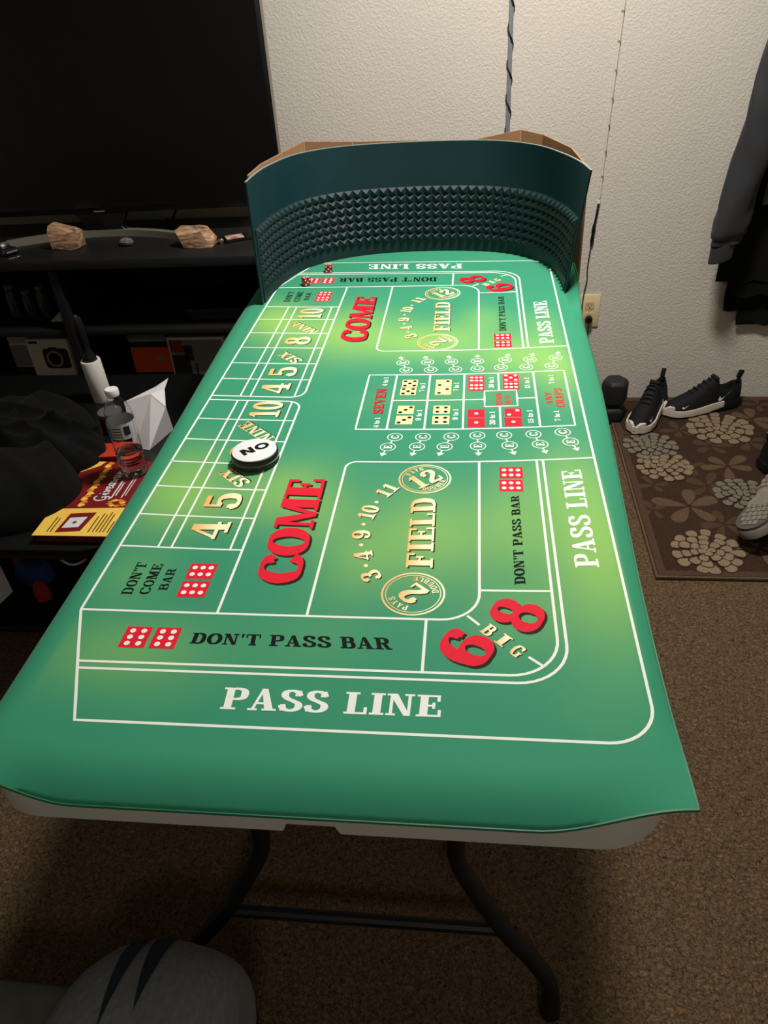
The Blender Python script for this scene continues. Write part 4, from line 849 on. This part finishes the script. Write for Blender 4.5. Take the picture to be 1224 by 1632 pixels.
mb = MB(); mb.tube([(RG0,RY0,.006),(RG1,RY0,.006),(RG1,RY1,.006),(RG0,RY1,.006)],.006,8,closed=True); mb.build('rug_binding', M['rug_edge'], rg, org=RO)
mb = MB(); a, b = .006, .026
for x0,x1,y0,y1 in ((RG0+a,RG1-a,RY0+a,RY0+b),(RG0+a,RG0+b,RY0+b,RY1-a),(RG0+b,RG1-a,RY1-b,RY1-a)): mb.box(x0,x1,y0,y1,RZ-.001,RZ+.0008)
mb.build('border_band', M['leaf_dim'], rg, org=RO, smooth=False)
def petal(mb, x, y, L, w, ang, z):
    c, s = math.cos(ang), math.sin(ang); out = []
    for t, h in ((0,.12),(.18,.5),(.5,.92),(.78,1.0),(.94,.66),(1,.0)): out.append((t,h))
    pts = [(t*L, h*w/2) for t,h in out] + [(t*L, -h*w/2) for t,h in reversed(out[:-1])]
    lo = [(x+px*c-py*s, y+px*s+py*c, max(RZ-.0002, z-.0012)) for px,py in pts]; mb.loft([lo, [(a_,b_,z) for a_,b_,_ in lo]])
rnd = random.Random(4)
def inside(x, y): return RG0+.03 < x < RG1-.03 and RY0+.03 < y < RY1-.03
def flower(x, y, R, mt, rot=0., sq_=1.0, zo=0.):
    mb = MB(); ol = MB(); k = 0
    for ring, (n, r0, L, w) in enumerate(((4,.02,.24,.22),(7,.16,.32,.27),(10,.38,.36,.31),(13,.62,.40,.34))):
        for i in range(n):
            a = rot + 2*math.pi*(i+.5*(ring%2))/n + rnd.uniform(-.06,.06)
            px, py = x+r0*R*math.cos(a), y+r0*R*math.sin(a)*sq_
            LL = L*R*rnd.uniform(.92,1.12); an = math.atan2(math.sin(a)*sq_, math.cos(a)) + rnd.uniform(-.12,.12); zz = RZ+.0042-.0010*ring+zo+.00006*i
            petal(mb, px, py, LL, w*R*rnd.uniform(.9,1.1), an, zz)
            petal(ol, px-.0035*math.cos(an), py-.0035*math.sin(an), LL+.0065, w*R*1.08+.0055, an, zz-.0004)
    ol.build('flower_outline', M['rug'], rg, org=RO, smooth=False); mb.build('flower_motif', M[mt], rg, org=RO, smooth=False)
def leaves(x, y, R, mt, n=5, rot=0.):
    mb = MB()
    for i in range(n):
        a = rot + 2*math.pi*i/n + rnd.uniform(-.2,.2); petal(mb, x+.1*R*math.cos(a), y+.1*R*math.sin(a), R*rnd.uniform(.7,1.1), R*rnd.uniform(.34,.5), a, RZ+.0003+.00008*i)
    mb.build('leaf_motif', M[mt], rg, org=RO, smooth=False)
for x,y,R,mt,rt in ((.655,1.765,.098,'petal_cream',.2),(.605,2.345,.090,'petal_grey',.5),(.625,2.215,.088,'petal_cream',.1),(.862,2.465,.110,'petal_cream',.3),(.830,2.055,.085,'petal_grey',.7),(1.15,2.2,.11,'petal_cream',0),(1.12,1.85,.10,'petal_grey',.4),(1.42,2.4,.11,'petal_cream',.2),(1.45,1.95,.11,'petal_cream',.6)): flower(x,y,R,mt,rt)
for x,y,R,n,mt,rt in ((.655,1.985,.098,5,'leaf_tan',.3),(.735,2.095,.075,5,'leaf_dim',0),(.825,2.215,.085,5,'leaf_tan',.9),(.705,2.215,.060,4,'leaf_dim',.2),(.545,1.965,.05,4,'leaf_dim',.5),(.735,1.895,.07,5,'leaf_dim',.6),(.80,1.78,.07,4,'leaf_tan',.1),(.930,2.370,.07,5,'leaf_dim',.4),(.80,2.345,.07,5,'leaf_dim',.2),(.985,2.530,.08,5,'leaf_tan',.1),(.72,2.45,.06,5,'leaf_dim',.6),(1.04,2.640,.06,4,'leaf_dim',0),(.92,1.92,.08,5,'leaf_tan',.2),(.95,1.75,.08,5,'leaf_dim',.5),(1.0,2.05,.08,5,'leaf_dim',.8),(.555,2.42,.05,4,'leaf_dim',.8),(.57,2.10,.05,4,'leaf_dim',.3),(1.3,2.1,.09,5,'leaf_tan',.2),(1.3,2.55,.09,5,'leaf_dim',.2),(1.28,1.78,.08,5,'leaf_dim',.6)): leaves(x,y,R,mt,n,rt)
# ------------------------------------------------------------------ dumbbell standing on end
M['dumb_rubber'] = pm('black_rubber_dumbbell', rgb(30,30,32), .55, var=.1, vscale=30)
db = thing('dumbbell', 'black hexagonal rubber dumbbell standing on end beside the sneakers', 'dumbbell', (.500,2.545,RZ+.003), (0,0,math.radians(4)))
def hexhead(z0, z1, r=.048):
    mb = MB(); rr = []
    for ins, z in ((.007,z0),(0,z0+.006),(0,z1-.012),(.010,z1)): rr.append([((r-ins)*math.cos(math.radians(60*k)), (r-ins)*math.sin(math.radians(60*k)), z) for k in range(6)])
    mb.loft(rr); return mb
hexhead(0,.052).build('weight_head', M['dumb_rubber'], db, bevel=.003); hexhead(.064,.152).build('weight_head', M['dumb_rubber'], db, bevel=.003)
MB().lathe([(.018,.050),(.018,.056),(.019,.058),(.018,.060),(.018,.066)],16).build('grip', M['chrome'], db)
# ------------------------------------------------------------------ sneakers
M['shoe_black'] = pm('black_knit_upper', rgb(20,21,23), .7, var=.15, vscale=60, bump=.2, bscale=700, spec=.25)
M['shoe_sole'] = pm('off_white_midsole', rgb(206,194,178), .6, var=.04, vscale=20); M['shoe_mark'] = pm('white_shoe_mark', rgb(214,214,214), .5, var=.03, vscale=40)
M['shoe_inner'] = pm('black_shoe_lining', rgb(10,10,11), .9, var=.1, vscale=40); M['lace'] = pm('black_lace', rgb(26,26,28), .8, var=.1, vscale=80)
def interp(tab, x):
    for (a, va), (b, vb) in zip(tab, tab[1:]):
        if x <= b: t = (x-a)/(b-a); return va + (vb-va)*sstep(max(0,t))*.5 + (vb-va)*max(0,t)*.5
    return tab[-1][1]
HWT = [(0,.022),(.012,.030),(.05,.036),(.10,.036),(.16,.041),(.205,.046),(.245,.042),(.270,.030),(.284,.014),(.288,.004)]
TOP = [(0,.100),(.02,.096),(.05,.082),(.085,.092),(.105,.118),(.125,.112),(.16,.090),(.20,.070),(.24,.056),(.270,.046),(.288,.032)]
SOLT = [(0,.030),(.06,.032),(.12,.028),(.18,.022),(.24,.020),(.288,.022)]
def make_shoe(label, loc, rot, sole='shoe_sole', mark='shoe_mark', upper='shoe_black', group='sneakers on the rug'):
    t = thing('sneaker', label, 'shoe', loc, rot, group)
    xs = [0,.004,.012,.024,.04,.055,.07,.085,.095,.105,.12,.14,.16,.18,.2,.22,.24,.255,.268,.277,.284,.288]
    rings = []
    for x in xs:
        w = interp(HWT,x); zt = interp(TOP,x); zb = interp(SOLT,x)-.004; open_ = .010 < x < .097; ring = []
        for k in range(25):
            a = math.pi*k/24; c, s = math.cos(a), math.sin(a)
            yy_ = w*math.copysign(abs(c)**.62, c); zz = zb + (zt-zb)*abs(s)**.72
            tp = 1 - .30*((zz-zb)/max(.001,zt-zb))**1.5; yy_ *= tp
            if open_ and 8 <= k <= 16: zz = .045 + (.0 if 9 <= k <= 15 else .03)
            ring.append((x,yy_,zz))
        rings.append(ring)
    mb = MB(); mb.loft(rings); mb.build('upper', M[upper], t, ang=70)
    mb = MB(); mb.loft([[(x, interp(HWT,x)*.62*c_, .047) for c_ in (-1,-.5,0,.5,1)] for x in xs if .010 < x < .097], False, False, closed=False); mb.build('insole', M['shoe_inner'], t)
    def sole_part(name, mt, x0, x1, zl, zh, grow):
        rr = []; n = 26
        for i in range(n+1):
            x = x0+(x1-x0)*i/n; xx = min(.288, max(0,x)); w = interp(HWT,xx)+grow
            if x > .284: w *= .75
            lo, hi = zl(xx), zh(xx); rr.append([(x,-w,lo),(x,w,lo),(x,w*1.02,(lo+hi)/2),(x,w*.97,hi),(x,-w*.97,hi),(x,-w*1.02,(lo+hi)/2)])
        mb = MB(); mb.loft(rr); return mb.build(name, M[mt], t, ang=50)
    sole_part('midsole', sole, .075, .2925, lambda x: .004+.012*max(0,(.13-x)/.055), lambda x: interp(SOLT,x)+.006, .0045)
    sole_part('heel_unit', 'shoe_black', -.004, .125, lambda x: .004, lambda x: .031-.020*sstep((x-.05)/.07), .004)
    sole_part('outsole', 'black_rubber', .0, .285, lambda x: .0, lambda x: .0045, .001)
    sole_part('toe_cap', sole, .266, .2940, lambda x: .016, lambda x: .040-.009*max(0,(x-.275)/.013), .0012)
    mb = MB(); mb.loft([[(.088+.004*k,-.022+.001*k,.070+.019*k),(.088+.004*k,.022-.001*k,.070+.019*k),(.096+.006*k,.020-.001*k,.068+.018*k),(.096+.006*k,-.020+.001*k,.068+.018*k)] for k in range(4)]); mb.build('tongue', M[upper], t, bevel=.003)
    for i in range(5):
        x = .118+.017*i; zc = interp(TOP,x)+.0015; w = interp(HWT,x)*.62
        mb = MB(); mb.tube(crom([(x,-w,zc-.016),(x+.004,-w*.5,zc-.001),(x+.006,0,zc+.002),(x+.004,w*.5,zc-.001),(x,w,zc-.016)],4),.0026,6); mb.build('lace', M['lace'], t)
    mb = MB(); mb.tube(crom([(.010,0,.090),(.002,0,.108),(-.004,0,.124),(-.0005,0,.131),(.006,0,.124),(.012,0,.104)],4),.0048,8,flat=1.5); mb.build('pull_tab', M[upper], t)
    MB().box(-.005,.004,-.005,.005,.1305,.1345).build('tab_mark', M[mark], t)
    sw = [(.0,.10),(.10,.0),(.22,.0),(1.0,.62),(.30,.20),(.20,.22),(.12,.42)]     # curved tick
    for s in (1,-1):
        for x0, L, h, z0, yo in ((.045,.055,.045,.040,1.0),(.215,.026,.018,.034,1.0)):
            mb = MB(); vs = []
            for px, pz in sw:
                x = x0+L*(1-px); z = z0+h*pz; w = interp(HWT,x); zb = interp(SOLT,x)-.004; zt = interp(TOP,x); q = min(1,max(0,(z-zb)/(zt-zb)))
                sn = q**(1/.72); cs = math.sqrt(max(0,1-sn*sn)); y = w*cs**.62*(1-.30*q**1.5) + .0012; vs.append((x,s*y,z))
            mb.add(vs,[(0,1,2),(0,2,5),(0,5,6),(2,3,4),(2,4,5)]); mb.build('tick_logo', M[mark], t, smooth=False)
    return t
RZT = RZ+.0046
def face(h, toe): return math.atan2(toe[1]-h[1], toe[0]-h[0])
make_shoe('black sneaker with white sole standing next to the dumbbell', (.692,2.672,RZT), (0,0,face((.692,2.672),(.580,2.455))))
make_shoe('black sneaker with white sole, side on, farther from the dumbbell', (.958,2.650,RZT), (0,0,face((.958,2.650),(.700,2.560))))
make_shoe('black sneaker with silver details cut by the right edge of the rug view', (.918,2.190,RZT), (0,0,.22))
# shoe lying on its side, grey treaded sole towards the camera
M['sole_grey'] = pm('worn_grey_outsole', rgb(122,115,103), .75, var=.15, vscale=25); M['groove'] = pm('dark_sole_groove', rgb(80,75,67), .8, var=.1, vscale=40)
def sole_shoe():
    t = thing('tipped_shoe', 'black shoe tipped on its side showing a worn grey treaded sole', 'shoe', (.830,1.885,.058), (0,0,0))
    out = []
    HW = [(-.140,.010),(-.132,.024),(-.10,.036),(-.05,.036),(0,.034),(.05,.042),(.09,.048),(.12,.042),(.140,.026),(.148,.008)]
    prof = [(x,w) for x,w in HW]
    poly = [(x,-w) for x,w in prof]+[(x,w*(.9 if x<0.05 else 1)) for x,w in reversed(prof)]
    poly = [(p.x,p.y) for p in crom([(x,y,0) for x,y in poly],3,True)]
    parts = []
    parts.append(('groove_layer','groove',MB().prism(poly,.0,.012)))
    parts.append(('midsole','sole_grey',MB().loft([[(x*1.03,y*1.05,-.022) for x,y in poly],[(x*1.03,y*1.05,-.002) for x,y in poly],[(x*1.0,y*1.0,.004) for x,y in poly]])))
    up = MB(); up.loft([[(x*.98-.0,y*.95,-.022) for x,y in poly],[(x*.96-.004,y*.90,-.045) for x,y in poly],[(x*.80-.02,y*.72,-.070) for x,y in poly],[(x*.45-.06,y*.60,-.092) for x,y in poly]]); parts.append(('upper','shoe_black',up))
    def inside_p(x, y):
        c = False; n = len(poly)
        for i in range(n):
            (x1,y1),(x2,y2) = poly[i],poly[i-1]
            if (y1>y) != (y2>y) and x < (x2-x1)*(y-y1)/(y2-y1)+x1: c = not c
        return c
    Mx = Matrix(((0,0,0,0),)*4)
    # local sole axes -> world: toe direction, side direction, sole normal (towards camera, left and up)
    nrm = Vector((-.50,.16,.85)).normalized(); toe = Vector((-.58,-.81,0)); toe = (toe - nrm*toe.dot(nrm)); toe.z += -.06; toe = (toe - nrm*toe.dot(nrm)).normalized(); side = nrm.cross(toe)
    A = Matrix.Identity(4)
    for i in range(3): A[i][0] = toe[i]; A[i][1] = side[i]; A[i][2] = nrm[i]
    for nm, mt, mb in parts: mb.xf(A).build(nm, M[mt], t, ang=45)
    for i in range(-7, 8):
        for j in range(-3, 4):
            x, y = i*.0205, j*.0150+.004*(i%2)
            if all(inside_p(x+a,y+b) for a in (-.0085,.0085) for b in (-.0060,.0060)):
                if -.045 < x < .055 and abs(y) < .05 and not (.03 < x < .05): continue
                MB().box(x-.0088,x+.0088,y-.0062,y+.0062,.0115,.0145).xf(A).build('tread_block', M['sole_grey'], t, smooth=False)
    MB().prism([(p[0]*.30-.004,p[1]*.80) for p in poly],.0115,.0150).xf(A).build('arch_plate', M['sole_grey'], t, ang=45)
    zmin = min((o.matrix_basis @ v.co).z for o in t.children for v in o.data.vertices)
    t.location.z = RZT - zmin
    return t
sole_shoe()
# ------------------------------------------------------------------ clothes hanging on the wall at right
M['grey_jacket'] = pm('dark_grey_jacket_cloth', rgb(40,41,44), .75, var=.08, vscale=20, bump=.1, bscale=600, sheen=.05); M['black_cloth'] = pm('black_hanging_cloth', rgb(14,14,15), .9, var=.15, vscale=30, bump=.1, bscale=500, spec=.2)
M['rail_wood'] = pm('dark_wood_rail', rgb(60,44,32), .5, var=.15, vscale=20, stretch=(1,15,15))
rl = thing('coat_rail', 'dark wooden coat rail with hooks fixed to the wall at right', 'coat rail', (1.2,YW,1.72))
MB().box(-.35,.55,-.022,-.0005,-.035,.035).build('rail_board', M['rail_wood'], rl, bevel=.004)
for x in (-.18,.02,.24): MB().tube(crom([(x,-.02,.012),(x,-.05,.004),(x,-.066,-.012),(x,-.072,.012)],5),.005,8).build('hook', M['chrome'], rl)
def garment(x0, pts, depth, yc, seed, fold=.012, n=36):
    """hanging cloth: pts = (z, left x, right x, depth factor)"""
    rings = []
    for z, xl, xr, df in pts:
        ring = []
        for k in range(n):
            a = 2*math.pi*k/n; c, s = math.cos(a), math.sin(a)
            x = (xl+xr)/2 + (xr-xl)/2*math.copysign(abs(c)**.8, c); f = (vnoise(x*26+seed, z*3.2, seed)-.5)*2*fold + math.sin(x*70+seed+z*4)*fold*.35
            y = yc + depth*df*math.copysign(abs(s)**.7, s) + (f if s < 0 else 0)
            ring.append((x, min(y, YW-.004), z + (.008*math.sin(x*60+seed) if z == pts[-1][0] else 0)))
        rings.append(ring)
    mb = MB(); mb.loft(rings); return mb
jk = thing('grey_jacket', 'dark grey jacket with long sleeve hanging on the wall at right', 'jacket', (1.02,2.64,1.70)); JO = (1.02,2.64,1.70)
garment(1.0,[(1.715,1.0,1.06,.3),(1.66,.96,1.12,.5),(1.55,.905,1.22,.8),(1.35,.900,1.26,.95),(1.1,.905,1.27,1),(.9,.900,1.28,1),(.72,.895,1.28,1)],.028,2.625,3).build('jacket_body', M['grey_jacket'], jk, org=JO, ang=75)
sl = crom([(.945,2.61,1.52),(.890,2.600,1.34),(.862,2.592,1.15),(.838,2.586,.97),(.815,2.584,.80),(.796,2.584,.685),(.790,2.586,.615)],6); nsl = len(sl)
mb = MB(); rings = []
for i, p in enumerate(sl):
    t = i/(nsl-1); r = .070-.022*t + (.006*sstep((t-.7)/.2) if t < .93 else -.004); ring = []
    for k in range(28):
        a = 2*math.pi*k/28; w = r*(1+.10*math.sin(a*3+t*9)*t+.10*(vnoise(math.cos(a)*2+5,math.sin(a)*2+t*16,9)-.5)*2)
        ring.append((p.x+w*math.cos(a)*.98, p.y+w*.62*math.sin(a), p.z+.3*w*math.cos(a)*.35))
    rings.append(ring)
mb.loft(rings); mb.build('sleeve', M['grey_jacket'], jk, org=JO, ang=75)
mb = MB(); mb.loft([[(.788+.036*math.cos(a),2.586+.024*math.sin(a),z+.010*math.cos(a)) for a in [2*math.pi*k/24 for k in range(24)]] for z in (.618,.608,.575,.560)]); mb.build('cuff', M['grey_jacket'], jk, org=JO, bevel=.002)
for nm, lb, pts, yc, sd in (('black_hoodie','black hooded top hanging directly under the grey jacket',[(1.682,1.21,1.25,.3),(1.6,1.12,1.32,.6),(1.3,.96,1.36,.9),(.9,.86,1.38,1),(.62,.815,1.38,1),(.50,.812,1.38,1),(.462,.812,1.38,1)],2.672,14),
                            ('black_garment','black garment hanging lowest on the wall beside the sneakers',[(1.682,1.43,1.47,.3),(1.55,1.36,1.52,.6),(1.2,1.2,1.54,.9),(.8,.98,1.54,1),(.55,.868,1.54,1),(.40,.862,1.54,1),(.352,.868,1.54,1)],2.702,27)):
    g = thing(nm, lb, 'clothing', (1.2,yc,1.70)); garment(1.2,pts,.012 if sd==14 else .010,yc,sd,.004).build('cloth', M['black_cloth'], g, org=(1.2,yc,1.70), ang=75)
    zb = pts[-1][0]; x0 = pts[-1][1]
    q = garment(1.2,[(zb+.06,x0+.05,1.36,1),(zb-.02,x0+.048,1.36,1),(zb-.052,x0+.05,1.36,1)],.009,yc,sd+5,.003); q.build('lower_hem', M['black_cloth'], g, org=(1.2,yc,1.70), ang=75)
# ------------------------------------------------------------------ seated person's knee and the chair at bottom left
def heather():
    m = pm('grey_heather_jersey', rgb(122,124,128), .95, var=.16, vscale=160, bump=.15, bscale=900, spec=.15, stretch=(1,.35,1)); return m
M['heather'] = heather(); M['navy'] = pm('navy_print', rgb(26,36,52), .9, var=.1, vscale=60); M['chair_cloth'] = pm('dark_grey_green_upholstery', rgb(88,90,80), .95, var=.12, vscale=30, bump=.2, bscale=500)
ps = thing('person', 'seated person with bent knee in grey jersey trousers with two navy stripes at bottom left', 'person', (-.34,.28,0)); PSO = (-.34,.28,0)
path = [(-.395,-.20,.455),(-.391,-.06,.450),(-.380,.108,.4345),(-.375,.254,.417),(-.3726,.339,.3826),(-.3715,.375,.324),(-.3726,.378,.228),(-.3726,.368,.155),(-.3726,.355,.095),(-.3726,.35,.055)]
rad = [.097,.099,.100,.1015,.1037,.100,.090,.078,.064,.055]
P = crom(path,5); Rd = []
for i in range(len(path)-1):
    for j in range(5): Rd.append(rad[i]+(rad[i+1]-rad[i])*j/5)
Rd.append(rad[-1]); nP = len(P); rings = []; LEG = []
for i in range(nP):
    t = (P[min(i+1,nP-1)]-P[max(i-1,0)]).normalized(); side = Vector((1,0,0)); side = (side - t*side.dot(t)).normalized(); up = side.cross(t).normalized(); ring = []
    for k in range(40):
        a = 2*math.pi*k/40; c, s = math.cos(a), math.sin(a); e = 3.0; q = (abs(c)**e+abs(s)**e)**(-1/e)
        w = Rd[i]*q*(1+.035*(vnoise(c*2+4,s*2+i*.35,5)-.5)*2)
        ring.append(P[i]+side*c*w*1.0+up*s*w*.92)
    rings.append(ring)
mb = MB(); mb.loft(rings); mb.build('trouser_leg', M['heather'], ps, org=PSO, ang=80)
def stripe(kc, i0, i1, wk):
    mb = MB(); L = []; n = 14
    for j in range(n+1):
        f = j/n; fi = i0+(i1-i0)*f; i = int(fi); tt = fi-i; w = wk*math.sin(min(1,f*1.15+.02)*math.pi*.5)*(1 if f < .85 else 1); row = []
        for sgn in (-1,-.5,0,.5,1):
            k = kc-1.5*(1-f)+sgn*w*.5; k0 = int(math.floor(k)); kf = k-k0
            def pt(ii, kk): return rings[min(ii,nP-1)][kk % 40]
            p = (pt(i,k0)*(1-kf)+pt(i,k0+1)*kf)*(1-tt)+(pt(i+1,k0)*(1-kf)+pt(i+1,k0+1)*kf)*tt
            cn = P[i]*(1-tt)+P[min(i+1,nP-1)]*tt; row.append(p+(p-cn).normalized()*.0016)
        L.append(row)
    mb.loft(L, False, False, closed=False); mb.build('navy_stripe', M['navy'], ps, org=PSO)
stripe(STR1[0],STR1[1],STR1[2],1.2); stripe(STR2[0],STR2[1],STR2[2],1.4)
mb = MB(); mb.loft([[(-.3726+w*math.cos(a)*1.0, y+.08+d*math.sin(a), z) for a in [2*math.pi*k/20 for k in range(20)]] for w,d,y,z in ((.046,.13,.33,.002),(.050,.135,.33,.02),(.046,.125,.33,.045),(.042,.075,.285,.072),(.040,.045,.265,.098),(.038,.043,.268,.12))]); mb.build('shoe', M['shoe_black'], ps, org=PSO)
ch = thing('upholstered_chair', 'dark grey fabric chair seat partly visible left of the grey knee', 'chair', (-.66,-.05,0)); CHO = (-.66,-.05,0)
def seat_ring(z, ins): return [(x, y + .010*math.sin(x*23)*(1 if y > 0 else 0), z + .006*math.sin(x*31+y*17)) for x, y in rrect(-1.10+ins,-.325-ins,-.46+ins,.420-ins,.07,6)]
mb = MB(); mb.loft([seat_ring(.225,.01),seat_ring(.255,.0),seat_ring(.300,.0),seat_ring(.323,.012),seat_ring(.335,.04),seat_ring(.339,.10)]); mb.build('seat_cushion', M['chair_cloth'], ch, org=CHO, ang=80)
MB().box(-1.08,-.345,-.45,.37,.09,.224).build('seat_base', M['chair_cloth'], ch, org=CHO, bevel=.02)
MB().box(-1.08,-.30,-.62,-.47,.09,.80).build('backrest', M['chair_cloth'], ch, org=CHO, bevel=.05, seg=4)
for x in (-1.02,-.36):
    for y in (-.56,.22): MB().tube([(x,y,0),(x,y,.092)],[.016,.024],10).build('leg', M['rail_wood'], ch, org=CHO)
M['fold_light'] = M['chair_cloth']
for a, b in (((-1.02,.25),(-.47,.365)),((-.98,.16),(-.49,.305))):
    pts = [(a[0]+(b[0]-a[0])*k/8, a[1]+(b[1]-a[1])*k/8+.006*math.sin(k*1.7), .339) for k in range(9)]; MB().tube(crom(pts,3),[.004+.009*math.sin(math.pi*i/24) for i in range(25)],8).build('fabric_fold', M['chair_cloth'], ch, org=CHO)
# ------------------------------------------------------------------ ceiling lamp (above the frame) and its light, plus an added fill lamp
M['lamp_glass'] = pm('frosted_lamp_glass', rgb(240,232,215), .4, var=.01, vscale=10, emit=LAMP_E); M['lamp_metal'] = pm('brushed_lamp_metal', rgb(170,165,155), .35, metal=.8, var=.05, vscale=40)
def ceiling_or_fill_lamp(label, x, y, watts):
    cl = thing('ceiling_or_fill_lamp', label, 'lamp', (x, y, 2.4495))
    MB().lathe([(.001,0),(.17,0),(.17,-.02),(.15,-.03),(.001,-.03)],36).build('lamp_base', M['lamp_metal'], cl)
    MB().lathe([(.148,-.0305),(.146,-.045),(.125,-.070),(.085,-.088),(.04,-.096),(.001,-.098)],36).build('glass_bowl', M['lamp_glass'], cl, ang=80)
    ld = bpy.data.lights.new('lamp_light', 'AREA'); ld.shape = 'DISK'; ld.size = .30; ld.energy = watts; ld.color = LAMP_C
    lo = bpy.data.objects.new('lamp_light', ld); COL.objects.link(lo); lo.parent = cl; lo.location = (0,0,-.105)
ceiling_or_fill_lamp('round flush ceiling lamp above the far end of the gaming table', LAMP[0], LAMP[1], LAMP_W)
ceiling_or_fill_lamp('unseen fill lamp added on the ceiling in the near half of the room', LAMP2[0], LAMP2[1], FILL_LAMP_W)  # added only as weak fill for surfaces facing the camera
